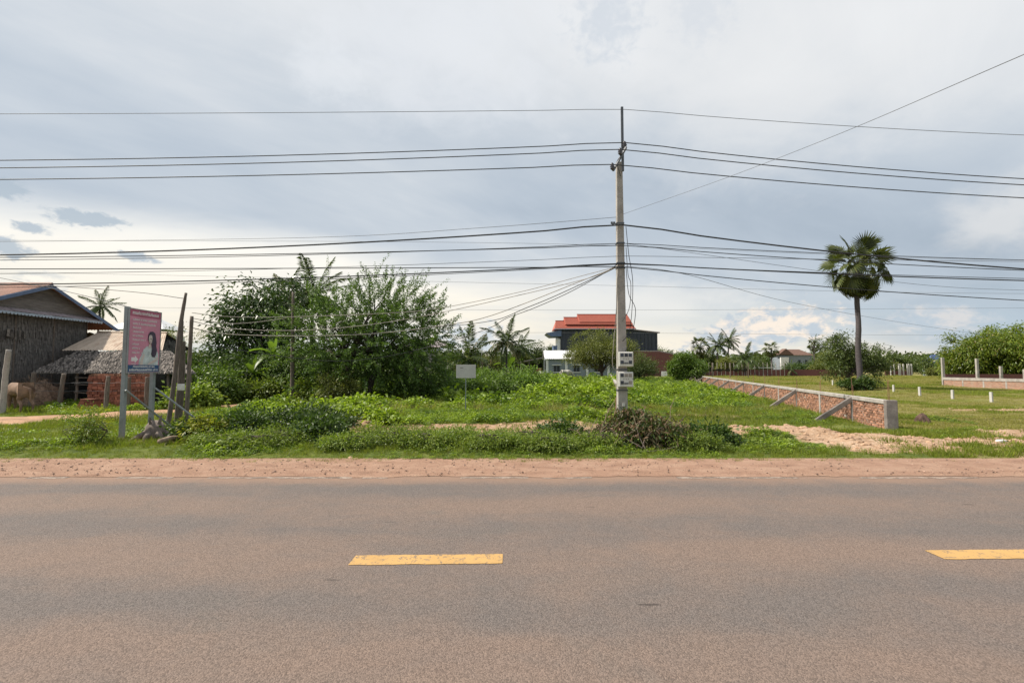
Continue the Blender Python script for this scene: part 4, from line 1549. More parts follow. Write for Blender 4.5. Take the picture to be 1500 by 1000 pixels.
# service drops to the wooden posts on the left
PJ = P(906, 390, PY - 0.2)
wire('black drop cable sagging from pole behind the white board to a house', [PJ, P(860, 412, 16.4), P(805, 437, 17), P(768, 452, 18), P(735, 466, 19.5), P(700, 473, 21), P(664, 477, 22.0), P(600, 485, 23), P(520, 520, 22.5)], 0.014)
wire('black drop cable falling steeply from pole towards the tamarind', [P(906, 386, PY - 0.2), P(880, 403, 16.5), P(830, 430, 17), P(780, 452, 18), P(742, 466, 19), P(722, 478, 19.5), P(690, 490, 20.5), P(640, 505, 21.5), P(560, 523, 21), P(470, 528, 18), P(300, 505, 14.4)], 0.013)
G4 = 'slack tan house wires strung from wooden posts to the pole'
for y0, pts, r in ((458, [(340, 464, 14.4), (428, 464, 15), (560, 459, 15.6), (640, 452, 16), (760, 428, 16.4), (860, 402, 16.2)], 0.010),
                   (470, [(335, 481, 14.4), (428, 484, 15), (520, 478, 15.4), (620, 463, 16), (740, 437, 16.4), (860, 408, 16.2)], 0.011),
                   (480, [(330, 489, 14.4), (428, 492, 15), (540, 489, 15.4), (640, 478, 16), (720, 462, 16.4), (850, 412, 16.2)], 0.013),
                   (466, [(345, 474, 14.4), (420, 466, 15)], 0.009)):
    p = [P(281, y0, 13.9)] + [P(*q) for q in pts] + ([PJ] if len(pts) > 3 else [])
    wire('slack tan house wire strung between leaning wooden posts and the pole', p, r, M_WIRE_L, G4)
wire('thin black wire sloping from house gable to the sign post', [P(-60, 395, 19), P(70, 421, 17.5), P(140, 437, 15), P(186, 449, 10.9)], 0.010)
wire('thin black wire running past the house ridge to the wooden posts', [P(-100, 412, 17), P(80, 419, 16), P(200, 428, 15), P(268, 437, 13.7)], 0.010)
# down-leads by the pole
GD = 'down leads hanging beside the pole'
for dx, y0, y1, b, m in ((9, 332, 500, 6, M_WIRE), (9, 390, 520, 10, M_WIRE), (8, 362, 470, 4, M_WIRE_G)):
    wire('thin lead wire hanging down beside the pole to the meters', [P(912 + 5, y0, PY - 0.17), P(912 + dx, y0 + 40, PY - 0.2), P(912 + dx + b, (y0 + y1) / 2, PY - 0.2), P(912 + dx + 2, y1 - 20, PY - 0.2), P(912, y1, PY - 0.25)], 0.011, m, GD)
wire('pale looped lead wire hanging in a bow beside the meter boxes', [P(905, 400, PY - 0.16), P(903, 450, PY - 0.2), P(899, 500, PY - 0.3), P(897, 530, PY - 0.3), P(900, 541, PY - 0.3), P(906, 541, PY - 0.3)], 0.013, M_WIRE_L)


# ------------------------------------------------------------------ signboard
def billboard():
    p1, p2 = P(178, 648, 10.8), P(220, 640, 11.62)
    p1.z = p2.z = 0
    s = empty('roadside_signboard', p1)
    tag(s, 'tall pink advertising signboard on two grey steel posts with a printed woman', 'signboard')
    v2 = p2 - p1
    top = P(187, 449, 10.8).z
    for q, h in ((Vector((0, 0, 0)), top), (v2, P(231, 456, 11.62).z)):
        bevel(MB().box((q.x - 0.043, q.y - 0.043, -0.3), (q.x + 0.043, q.y + 0.043, h)).build('post', M_GREYP, s), 0.006)
    # panel: frame spans from just after the first post to beyond the second
    u = v2.normalized()
    n = Vector((u.y, -u.x, 0))      # faces the road traffic on the right
    o = Vector((0, 0, 0)) + n * 0.09 - u * 0.04
    Wd = v2.length + 0.10
    z1, z0 = P(188, 452, 10.8).z, P(186, 545, 10.8).z
    H = z1 - z0

    def at(a, b, off=0.0):
        p = o + u * (a * Wd) + n * off
        return Vector((p.x, p.y, z1 - b * H))

    def flat(name, pts, off, mat, th=0.003, parent=None):
        parent = parent or (back if back is not None else s)
        return MB().poly([at(a, b, off) for a, b in pts], n * th).build(name, mat, parent)

    back = None
    back = flat('panel', [(0, 0), (1, 0), (1, 1), (0, 1)], -0.02, M_PINK, 0.02)
    flat('frame_edge', [(0, -0.012), (1, -0.012), (1, 0.0), (0, 0.0)], -0.025, M_GREYP, 0.035)
    flat('frame_edge', [(-0.014, -0.012), (0, -0.012), (0, 1.015), (-0.014, 1.015)], -0.025, M_GREYP, 0.035)
    flat('frame_edge', [(1, -0.012), (1.025, -0.012), (1.025, 1.015), (1, 1.015)], -0.025, M_GREYP, 0.035)
    flat('frame_edge', [(0, 1.0), (1, 1.0), (1, 1.015), (0, 1.015)], -0.025, M_GREYP, 0.035)
    flat('header_band', [(0.015, 0.01), (0.985, 0.01), (0.985, 0.11), (0.015, 0.11)], 0.001, M_PINK_D)
    flat('footer_band', [(0.01, 0.885), (0.99, 0.885), (0.99, 0.995), (0.01, 0.995)], 0.001, M_NAVYP)
    # the printed woman
    flat('printed_figure', [(.33, .884), (.345, .80), (.42, .715), (.47, .635), (.55, .585), (.66, .57), (.78, .585), (.90, .62), (.955, .70), (.975, .79), (.96, .884)], 0.001, M_DRESS)
    flat('printed_arm', [(.36, .884), (.40, .78), (.47, .70), (.51, .72), (.47, .80), (.45, .884)], 0.005, M_SKIN)
    flat('printed_arm', [(.62, .86), (.80, .80), (.94, .74), (.97, .78), (.85, .84), (.64, .884)], 0.005, M_SKIN)
    flat('printed_hair', [(.595, .48), (.60, .385), (.65, .338), (.74, .328), (.82, .355), (.855, .43), (.88, .51), (.87, .57), (.90, .63), (.885, .70), (.83, .755), (.75, .75), (.715, .70), (.735, .62), (.72, .55), (.70, .48)], 0.009, M_HAIR)
    flat('printed_face', [(.61, .44), (.625, .40), (.67, .385), (.715, .40), (.73, .45), (.715, .51), (.675, .54), (.635, .52), (.615, .48)], 0.013, M_SKIN)
    for a in (.645, .692):
        flat('printed_eye', [(a - .014, .452), (a + .014, .452), (a + .014, .461), (a - .014, .461)], 0.017, M_HAIR, 0.001)
    flat('printed_mouth', [(.648, .507), (.688, .507), (.675, .517), (.66, .517)], 0.017, M_PINK_D, 0.001)
    flat('printed_neck', [(.63, .54), (.70, .535), (.71, .60), (.62, .61)], 0.007, M_SKIN, 0.001)
    # arrow
    flat('printed_arrow', [(.10, .765), (.21, .765), (.21, .735), (.31, .795), (.21, .855), (.21, .825), (.10, .825)], 0.001, M_WPRINT)

    # lines of script, too small to read: looped strokes of the same length and weight
    def line(a0, a1, b, h, bold=1.0, mat=M_WPRINT):
        m = MB()
        x = a0
        while x < a1 - 0.01:
            w = random.uniform(0.020, 0.034) * bold
            if random.random() < 0.12:
                x += 0.022
                continue
            k = random.choice((0, 1, 2, 3))
            t = 0.008 * bold
            th = h * 0.22

            def r_(x0, y0, x1, y1):
                m.poly([at(x0, y0, 0.005), at(x1, y0, 0.005), at(x1, y1, 0.005), at(x0, y1, 0.005)], n * 0.002)
            r_(x, b, x + t, b + h)
            r_(x + w - t, b + (0 if k != 1 else h * 0.3), x + w, b + h)
            if k != 2:
                r_(x + t + 0.0005, b, x + w - t - 0.0005, b + th)
            if k in (1, 2):
                r_(x + t + 0.0005, b + h - th, x + w - t - 0.0005, b + h)
            if k == 3:
                r_(x + w * 0.3, b - h * 0.35, x + w * 0.8, b - h * 0.15)
            x += w + 0.010
        m.build('printed_text', mat, back)

    line(.08, .34, .040, .040, 1.35)
    line(.37, .55, .040, .040, 1.35)
    line(.58, .93, .040, .040, 1.35)
    line(.10, .90, .150, .024)
    line(.10, .84, .215, .026, 1.1)
    line(.10, .36, .280, .024)
    for b, e in ((.345, .46), (.41, .42), (.475, .52), (.545, .30), (.61, .34), (.68, .42), (.865, .24)):
        line(.11, e, b, .022 if b < .8 else .012)
    line(.16, .86, .900, .026, 1.0)
    line(.05, .95, .950, .030, 1.25)
    # two stay pipes
    g = Vector((0, 0, 0)) - p1
    for (a, b, D1), (c, d_, D2) in ((((184, 571, 10.75)), (266, 630, 12.3)), (((227, 568, 11.6)), (322, 632, 12.2))):
        e = P(c, d_, D2)
        e.z = gzf(e.x, e.y) - 0.05
        MB().tube([P(a, b, D1) + g, e + g], 0.022, 7).build('stay_pipe', M_GREYP, s)


billboard()


def small_board():
    p = P(682, 612, 16.6)
    b = empty('notice_board', (p.x, p.y, gzf(p.x, p.y)))
    tag(b, 'small blank white notice board on a thin grey post in the field', 'notice board')
    z = b.location.z
    a, c = P(668.5, 534, 16.6), P(697, 553.5, 16.6)
    bevel(MB().box((a.x - p.x, -0.035, c.z - z), (c.x - p.x, -0.022, a.z - z)).build('panel', M_BOARD, b), 0.003)
    MB().box((-0.016, -0.02, -0.3), (0.016, 0.012, a.z - z - 0.03)).build('post', M_GREYP, b)
    q = P(676, 538.5, 16.6)
    MB().box((q.x - p.x - 0.05, -0.0385, q.z - z - 0.012), (q.x - p.x + 0.06, -0.0355, q.z - z + 0.012)).build('faded_print', M_CONC_D, b)


small_board()


# ------------------------------------------------------------------ wooden posts, stakes, fence on the left
def round_post(name, label, pts, rad, mat=M_WOOD, cat='post', group=None, n=8):
    base = Vector(pts[0])
    gp = [Vector(p) - Vector((base.x, base.y, 0)) for p in pts]
    # knots: small swellings
    q = smooth_pts(gp, 6)
    rr = np.interp(np.linspace(0, 1, len(q)), np.linspace(0, 1, len(rad)), rad)
    rr = [r_ * (1 + random.uniform(-0.07, 0.09)) for r_ in rr]
    o = MB().tube(q, rr, n).build(name, mat, None, smooth=True, loc=(base.x, base.y, 0))
    tag(o, label, cat, group)
    return o


def gpt(px, py, D, dz=-0.25):
    p = P(px, py, D)
    p.z = gzf(p.x, p.y) + dz
    return p


round_post('wooden_post', 'tallest leaning grey wooden post wired to house lines beside the signboard', [gpt(244, 630, 13.3), P(255, 560, 13.4), P(264, 480, 13.5), P(272.5, 429, 13.6)], [0.07, 0.062, 0.055, 0.035])
round_post('wooden_post', 'squat leaning wooden post lashed against the tallest leaning post', [gpt(256, 630, 13.9), P(262.5, 560, 13.9), P(267, 470, 13.9)], [0.05, 0.045, 0.04])
round_post('wooden_post', 'straight dark wooden post carrying the tan house wires', [gpt(272, 628, 13.9), P(277, 540, 13.9), P(281, 463, 13.9)], [0.06, 0.055, 0.05])
round_post('wooden_post', 'thin dark wooden post between the leaning posts', [gpt(262, 628, 14.2), P(267, 560, 14.2), P(268.5, 500, 14.2)], [0.07, 0.065, 0.06])
_m = MB().box((-0.09, -0.05, -0.09), (0.09, 0.05, 0.09)).build('junction_box', M_PLAST, None, loc=P(265, 567, 13.45))
bevel(_m, 0.02)
tag(_m, 'small white junction box tied between the wooden posts', 'junction box')
round_post('pole_stake', 'slim bare wooden pole standing before the dark thicket', [gpt(428, 590, 22.6), P(428.5, 520, 22.6), P(429.5, 428, 22.6)], [0.10, 0.085, 0.06])
round_post('wooden_stake', 'short rusty stake just behind the utility pole base', [gpt(902.5, 625, 16.8), P(903, 600, 16.8), P(903, 582, 16.8)], [0.035, 0.035, 0.03], M_RUST, 'stake')
GF = 'rough fence posts along the cow yard'
round_post('concrete_post', 'pale square-edged leaning concrete post beside the brown cow', [gpt(4, 594, 18.2), P(8, 550, 18.2), P(13, 512, 18.2)], [0.12, 0.11, 0.10], M_CONC, n=4)
for px, top, lean, D in ((44, 545, 3, 20.6), (86, 547, 4, 20.4), (155, 551, 2, 19.7), (187, 552, 1, 19.7), (214, 552, 1, 19.7)):
    round_post('fence_post', 'rough wooden fence post along the cow yard by the path', [gpt(px, 595, D), P(px + lean, 570, D), P(px + 2 * lean, top, D)], [0.085, 0.08, 0.075], M_WOOD, 'fence post', GF)
GFW = 'fence wires of the cow yard'
for y in (560, 572):
    wire('thin sagging fence wire between the cow yard posts', [P(px + 3, y + (1.5 if i % 2 else 0), 20.35) for i, px in enumerate((8, 44, 65, 86, 120, 155, 170, 187, 200, 214))], 0.006, M_WIRE_G, GFW, 'fence_wire', 3)

# boundary markers on the right meadow
for px, b, t, lab in ((1309, 572.5, 563.5, 'short white concrete marker post nearest the fan palm shrub'), (1347.5, 579, 566.5, 'short white concrete marker post standing on the meadow row'),
                      (1395.5, 584, 571, 'short white concrete marker post standing on the meadow row'), (1452.5, 589, 574, 'short white concrete marker post standing on the meadow row'),
                      (1220, 565, 556.5, 'short white concrete marker post left of the fan palm')):
    D = CAM_H * F / (b - 540.0)
    p = gpt(px, b, D, 0)
    h = P(px, t, D).z - p.z
    o = bevel(MB().frustum((0, 0, -0.3), 0.115, 0.115, 0.105, 0.105, h + 0.3).build('marker_post', M_BOARD, None, loc=p, rot=(random.uniform(-.03, .03), random.uniform(-.03, .03), 0.3)), 0.01)
    tag(o, lab, 'marker post', 'white marker posts on the right meadow')


# ------------------------------------------------------------------ bricks, straw, stump, litter
def brick_stack():
    p = P(176, 585, 20.9)
    s = empty('brick_stack', (p.x, p.y + 0.35, gzf(p.x, p.y)))
    tag(s, 'large neat stack of red clay bricks by the thatched awning', 'brick stack')
    x0, x1 = P(137, 570, 21).x - p.x, P(216, 570, 21).x - p.x
    top = P(170, 551, 21.4).z
    m = MB()
    r_ = 0
    z = -0.1
    while z < top - 0.05:
        x = x0 + random.uniform(-0.02, 0.02)
        while x < x1:
            w = 0.11 if (int((x - x0) / 0.45) + r_ // 4) % 2 else 0.21
            m.box((x + 0.004, -0.55 + random.uniform(-0.03, 0.03), z + 0.003), (x + w - 0.004, -0.3, z + 0.107))
            x += w
        z += 0.11
        r_ += 1
    m.box((x0 + 0.05, -0.32, -0.1), (x1 - 0.05, 0.12, top - 0.1))
    o = m.build('brick', M_BRICK_R, s)
    o['kind'] = 'stuff'
    t = MB()
    for i in range(26):
        x = x0 + (x1 - x0) * i / 26
        t.box((x + 0.005, -0.52, z + 0.004), (x + 0.11, -0.3 + random.random() * 0.4, z + (0.06 if random.random() < 0.7 else 0.10)))
    o = t.build('top_brick', M_BRICK, s)
    o['kind'] = 'stuff'
    q = P(133, 586, 20.2)
    s2 = empty('brick_stack', (q.x, q.y, gzf(q.x, q.y)))
    tag(s2, 'small low pile of red bricks at the end of the large stack', 'brick stack')
    m = MB()
    for r_ in range(4):
        for i in range(7 - r_):
            x = -0.42 + 0.12 * i + 0.05 * r_
            m.box((x, -0.2 + random.uniform(-.03, .03), 0.11 * r_ - 0.02), (x + 0.112, 0.2, 0.11 * r_ + 0.087))
    o = m.build('brick', M_BRICK_R, s2)
    o['kind'] = 'stuff'


brick_stack()


def mound(name, label, cat, c, rx, ry, h, mat, rough=0.25, seg=26, straw=0):
    v, f = [], []
    rings = 9
    sd = random.uniform(0, 50)
    for i in range(rings + 1):
        t = i / rings
        for k in range(seg):
            a = 2 * math.pi * k / seg
            nn = 1 + rough * (float(vnoise(np.array([sd + 3 * math.cos(a) + t]), np.array([3 * math.sin(a) + 2 * t]), 0.6)[0]) - 0.5) * 2
            r_ = math.cos(t * math.pi / 2) * nn
            v.append((rx * r_ * math.cos(a), ry * r_ * math.sin(a), -0.12 + (h + 0.12) * math.sin(t * math.pi / 2) * (0.85 + 0.3 * (nn - 1))))
    for i in range(rings):
        for k in range(seg):
            a_, b = i * seg + k, i * seg + (k + 1) % seg
            f.append((a_, b, b + seg, a_ + seg))
    m = MB()
    m.add(v, f)
    if straw:
        root = empty(name, c)
        m.build('body', mat, root, smooth=True)
        n = straw
        d = rnd_dirs(n)
        d[:, 2] = np.abs(d[:, 2])
        pos = d * np.array([rx, ry, h])
        dr = rnd_dirs(n)
        dr[:, 2] -= 0.4
        o = link('straw', quads_mesh('straw', leaves(pos, dr, d, 0.2 + 0.3 * rng.random(n), 0.02 + 0.02 * rng.random(n), 0.2)), mat, root)
        o['kind'] = 'stuff'
        return tag(root, label, cat)
    o = m.build(name, mat, None, smooth=True, loc=c)
    return tag(o, label, cat)


_p = gpt(36, 590, 22.2, 0)
_p.x = max(_p.x, -21.2)
mound('straw_heap', 'brown heap of old straw behind the grazing brown cow', 'straw heap', Vector((-21.0, 21.5, 0)), 1.0, 0.6, 1.3, M_STRAW, 0.2, straw=700)
mound('termite_mound', 'small dark brown earth mound on the grass right of the brick wall', 'earth mound', gpt(1352, 622, 14.9, 0), 0.20, 0.18, 0.33, M_CLAY, 0.35)


def stump():
    p = gpt(226, 646, 11.0, 0)
    s = empty('tree_stump', p)
    tag(s, 'old grey tree stump with splayed roots at the foot of the signboard', 'tree stump')
    m = MB()
    m.tube([(0, 0, -0.2), (0.02, 0, 0.15), (0.0, 0.02, 0.32), (0.03, 0.0, 0.40)], [0.28, 0.22, 0.19, 0.13], 10)
    m.build('trunk', M_WOOD, s, smooth=True)
    for k in range(7):
        a = k * 0.9 + 0.3
        L = random.uniform(0.35, 0.6)
        MB().tube([(0.1 * math.cos(a), 0.1 * math.sin(a), 0.2), (0.3 * math.cos(a), 0.3 * math.sin(a), 0.10), (L * math.cos(a), L * math.sin(a), -0.06)], [0.09, 0.06, 0.025], 7).build('root', M_WOOD, s, smooth=True)
    for k in range(4):
        a = k * 1.5
        MB().tube([(0.08 * math.cos(a), 0.08 * math.sin(a), 0.3), (0.14 * math.cos(a), 0.14 * math.sin(a), 0.5 + 0.1 * random.random())], [0.05, 0.012], 5).build('splinter', M_WOOD, s)
    q = gpt(233, 660, 9.95, 0.08)
    r_ = gpt(262, 646, 10.6, 0.12)
    o = MB().tube([q - q, (r_ - q) * 0.5 + Vector((0, 0, 0.02)), r_ - q], [0.05, 0.06, 0.055], 8).build('cut_log', M_WOOD_P, None, smooth=True, loc=q)
    tag(o, 'pale cut log lying in the weeds below the tree stump', 'log')
    q = gpt(262, 644, 11.2, 0.06)
    r_ = gpt(335, 632, 12.0, 0.10)
    o = MB().tube([q - q, (r_ - q) * 0.5 + Vector((0, 0, 0.04)), r_ - q], [0.08, 0.085, 0.06], 8).build('cut_log', M_WOOD, None, smooth=True, loc=q)
    tag(o, 'dark weathered log lying in weeds right of the tree stump', 'log')


stump()


def bottle():
    p = gpt(1468, 655, 10.2, 0.035)
    m = MB().tube([(-0.13, 0, 0), (-0.12, 0, 0), (0.04, 0, 0), (0.09, 0, 0), (0.13, 0, 0)], [0.02, 0.038, 0.038, 0.02, 0.014], 10)
    o = empty('litter_bottle', p, 0.2)
    tag(o, 'white plastic bottle thrown on the earth by the roadside', 'bottle')
    m.build('body', M_WHITE, o, smooth=True)
    MB().tube([(0.131, 0, 0), (0.155, 0, 0)], 0.017, 8).build('cap', M_TYRE, o)


bottle()


# ------------------------------------------------------------------ cattle
def cow(name, label, loc, rz, mat, s=1.0, horn=True):
    V = [(-0.62, 0, 1.10, .26, .29), (-0.25, 0, 1.08, .30, .33), (0.15, 0, 1.06, .30, .35), (0.50, 0, 1.12, .25, .33),  # 0-3 trunk
         (0.82, 0, 1.02, .15, .20), (1.05, 0, 0.72, .11, .14), (1.20, 0, 0.45, .10, .12), (1.27, 0, 0.22, .065, .07),   # 4-7 neck, head, muzzle
         (-0.84, 0, 1.10, .07, .07), (-0.93, 0, 0.80, .03, .03), (-0.92, 0, 0.50, .035, .035)]                           # 8-10 tail
    E = [(0, 1), (1, 2), (2, 3), (3, 4), (4, 5), (5, 6), (6, 7), (0, 8), (8, 9), (9, 10)]

    def chain(frm, pts):
        k = frm
        for p in pts:
            V.append(p)
            E.append((k, len(V) - 1))
            k = len(V) - 1
    for sy in (-1, 1):
        f = 0.10 * sy
        chain(0, [(-0.62 + f * .5, 0.17 * sy, 0.80, .14, .17), (-0.52 + f, 0.18 * sy, 0.60, .09, .10), (-0.72 + f, 0.18 * sy, 0.36, .055, .06), (-0.68 + f, 0.18 * sy, 0.06, .045, .045), (-0.62 + f, 0.18 * sy, 0.0, .055, .055)])
        chain(3, [(0.50 - f * .5, 0.16 * sy, 0.74, .11, .13), (0.52 - f, 0.16 * sy, 0.42, .06, .065), (0.50 - f, 0.16 * sy, 0.07, .045, .045), (0.55 - f, 0.16 * sy, 0.0, .055, .055)])
        chain(5, [(1.02, 0.17 * sy, 0.74, .035, .05), (0.97, 0.26 * sy, 0.70, .02, .04)])
    chain(3, [(0.45, 0, 1.40, .10, .08)])  # hump
    me = bpy.data.meshes.new(name)
    me.from_pydata([v[:3] for v in V], E, [])
    root = empty(name, loc, rz)
    root.scale = (s, s, s)
    tag(root, label, 'cow')
    o = link('body', me, mat, root)
    sk = o.modifiers.new('skin', 'SKIN')
    if not me.skin_vertices:
        with bpy.context.temp_override(object=o, active_object=o):
            bpy.ops.mesh.customdata_skin_add()
    for i, v in enumerate(V):
        me.skin_vertices[0].data[i].radius = (v[3], v[4])
        me.skin_vertices[0].data[i].use_root = i == 1
    sk.use_smooth_shade = True
    sb = o.modifiers.new('sub', 'SUBSURF')
    sb.levels = sb.render_levels = 2
    if horn:
        for sy in (-1, 1):
            MB().tube([(1.04, 0.06 * sy, 0.82), (1.08, 0.15 * sy, 0.86), (1.10, 0.17 * sy, 0.96)], [0.028, 0.02, 0.008], 6).build('horn', M_WOOD, root, smooth=True)
    for sy in (-1, 1):
        MB().tube([(1.16, 0.095 * sy, 0.56), (1.17, 0.105 * sy, 0.56)], 0.018, 6).build('eye', M_TYRE, root)
    return root


_p = gpt(27, 592, 18.8, 0)
cow('cow', 'brown cow grazing with lowered head beside the pale leaning post', _p, R(160), M_COW_B, 0.80)
_p = gpt(829, 556, 72, 0)
_p.z += 0.05
cow('cow', 'white cow grazing in front of the blue-grey house', _p, R(12), M_COW_W, 1.06)
_p = gpt(793, 556, 76, 0)
cow('cow', 'pale cow half hidden behind the bush beside the lean-to', _p, R(120), M_COW_W, 1.0)


# ------------------------------------------------------------------ trees
def limb(m, p0, p1, r0, r1, bend=0.15, n=6, k=5):
    p0, p1 = Vector(p0), Vector(p1)
    L = (p1 - p0).length
    off = Vector((random.uniform(-1, 1), random.uniform(-1, 1), random.uniform(0.0, 1))) * L * bend
    pts = [p0.lerp(p1, t) + off * math.sin(math.pi * t) for t in [i / k for i in range(k + 1)]]
    m.tube(pts, [r0 + (r1 - r0) * i / k for i in range(k + 1)], n)
    return pts


def crown_pts(lobes, n_clump, shell=0.62):
    """clump centres spread through several lobes (cx,cy,cz,rx,ry,rz), mostly near the outside"""
    w = np.array([l[3] * l[4] * l[5] for l in lobes]) ** 0.67
    pick = rng.choice(len(lobes), n_clump, p=w / w.sum())
    lb = np.array(lobes, float)[pick]
    d = rnd_dirs(n_clump, 0.15)
    r_ = shell + (1.02 - shell) * rng.random(n_clump) ** 0.6
    r_ = np.where(rng.random(n_clump) < 0.18, rng.random(n_clump) * shell, r_)
    r_ = r_ * (1 + 0.13 * rng.normal(size=n_clump))
    c = lb[:, :3] + d * lb[:, 3:] * r_[:, None]
    return c, d


def tree(name, label, cat, base, lobes, mat, n_clump=90, per=60, clump=0.45, L=0.16, W=0.07, group=None,
         trunk_r=0.15, fork=0.35, up=0.25, droop=0.2, limbs=14, bark=None, squash=0.75, trunks=1):
    """lobes relative to base"""
    root = empty(name, base)
    tag(root, label, cat, group)
    c, d = crown_pts(lobes, n_clump)
    c[:, 2] = np.maximum(c[:, 2], 0.12)
    m = MB()
    zc = float(np.mean([l[2] for l in lobes]))
    cx, cy = float(np.mean([l[0] for l in lobes])), float(np.mean([l[1] for l in lobes]))
    for tk in range(trunks):
        fp = Vector((cx * 0.25 + random.uniform(-.2, .2) * trunks, cy * 0.2, max(0.25, zc * fork)))
        x0 = (tk - (trunks - 1) / 2) * trunk_r * 2.5
        limb(m, (x0, 0, -0.3), fp, trunk_r * 1.25, trunk_r * 0.8, 0.06, 8)
        idx = rng.choice(n_clump, min(limbs, n_clump), replace=False)
        for i in idx:
            mid = fp.lerp(Vector(c[i]), 0.5) + Vector((0, 0, 0.06 * zc))
            limb(m, fp, mid, trunk_r * 0.55, trunk_r * 0.28, 0.1, 5, 4)
            limb(m, mid, c[i], trunk_r * 0.28, trunk_r * 0.06, 0.12, 4, 4)
    m.build('trunk', bark or M_BARK, root, smooth=True)
    cr = clump * (0.6 + 0.8 * rng.random(n_clump))
    cc = np.repeat(c, per, 0)
    off = rng.normal(size=(n_clump * per, 3)) * np.array([1, 1, squash]) * 0.55
    pos = cc + off * np.repeat(cr, per)[:, None]
    pos[:, 2] = np.maximum(pos[:, 2], 0.04)
    n = len(pos)
    dr = unit(np.repeat(d, per, 0) * 0.6 + unit(off) * 0.6 + rng.normal(size=(n, 3)) * 0.5)
    dr[:, 2] -= droop
    nr = unit(unit(off) * 0.5 + np.repeat(d, per, 0) * 0.4 + rng.normal(size=(n, 3)) * 0.55 + np.array([0, 0, up + 0.35]))
    Ls = L * (0.6 + 0.8 * rng.random(n))
    Ws = W * (0.7 + 0.6 * rng.random(n))
    link('crown', quads_mesh('crown', leaves(pos, dr, nr, Ls, Ws, droop * 0.6)), mat, root)
    return root


def tr_at(px, D, z=0.0):
    x = (px - 750) / F * D
    return Vector((x, D, gzf(x, D)))


def H_(y, D):
    return P(750, y, D).z


def tamarind():
    b = tr_at(527, 24.0)
    root = empty('tamarind_tree', b)
    tag(root, 'wide dark feathery tree with spiky upward sprays by the field edge', 'tree')
    m = MB()
    tips = []
    for k, (dx, dy) in enumerate([(-0.15, 0), (0.25, 0.1), (0.05, 0.3)]):
        p = limb(m, (dx, dy, -0.3), (dx * 5 + random.uniform(-.3, .3), dy * 3, 2.0), 0.20, 0.13, 0.06, 8)
        tips.append(p[-1])
    lob = [(-0.3, 0.2, 3.2, 3.0, 2.8, 2.5), (1.6, 0, 3.7, 2.3, 2.3, 2.35), (-1.9, -0.2, 2.5, 1.9, 2.2, 2.0), (3.0, 0, 2.7, 1.7, 2.0, 1.8), (0.6, 0, 1.6, 3.2, 2.4, 1.2)]
    c, d = crown_pts(lob, 1350, 0.5)
    c[:, 2] = np.maximum(c[:, 2], 0.35)
    keep = ~((c[:, 2] < 0.95) & (np.abs(c[:, 0] - 0.4) < 1.1) & (c[:, 1] < 0.3))
    c, d = c[keep], d[keep]
    n = len(c)
    for i in range(0, 60):
        t = random.choice(tips)
        mid = t.lerp(Vector(c[i]), 0.55) + Vector((0, 0, 0.3))
        limb(m, t, mid, 0.075, 0.04, 0.12, 5, 4)
        limb(m, mid, c[i], 0.04, 0.012, 0.1, 4, 4)
    # sprays: arching twigs with paired leaflets
    upw = np.clip((c[:, 2] - 2.4) / 3.0, -0.5, 1.0)
    dirs = unit(d * np.array([1.0, 1.0, 0.5]) + rng.normal(size=(n, 3)) * 0.40 + np.stack([0 * upw + 0.08, 0 * upw, 0.22 + 0.75 * upw], 1))
    Ls = 0.55 + 0.65 * rng.random(n) + 0.45 * np.maximum(upw, 0) * rng.random(n)
    Q = []
    kk = 30
    t = np.linspace(0.05, 1, kk)
    grav = 0.28 * (1 - np.maximum(upw, 0) * 0.8)
    pos = c[:, None, :] + dirs[:, None, :] * (Ls[:, None] * t)[..., None]
    pos[..., 2] -= grav[:, None] * (t ** 2)[None] * Ls[:, None]
    side = unit(np.cross(dirs, rnd_dirs(n, 1.2)))
    for s in (-1, 1):
        pp = (pos + rng.normal(size=pos.shape) * 0.035).reshape(-1, 3)
        fd = dirs[:, None, :] * 0.55 + s * side[:, None, :] * (0.9 + 0 * t)[None, :, None] + rng.normal(size=pos.shape) * 0.45
        fd = fd.reshape(-1, 3)
        N = len(pp)
        nr = rnd_dirs(N, 0.9)
        taper = np.tile(1.15 - 0.6 * t, n)
        Q.append(leaves(pp, fd, nr, (0.09 + 0.09 * rng.random(N)) * taper, (0.035 + 0.03 * rng.random(N)), 0.1))
    for i in range(0, n, 2):
        e = c[i] + dirs[i] * Ls[i] - np.array([0, 0, grav[i] * Ls[i]])
        m.tube([c[i], (c[i] + dirs[i] * Ls[i] * 0.5 - np.array([0, 0, grav[i] * Ls[i] * 0.25])), e], [0.012, 0.009, 0.004], 3, False)
    m.build('trunk', M_BARK, root, smooth=True)
    link('crown', quads_mesh('crown', np.concatenate(Q)), L_TAM, root)


tamarind()

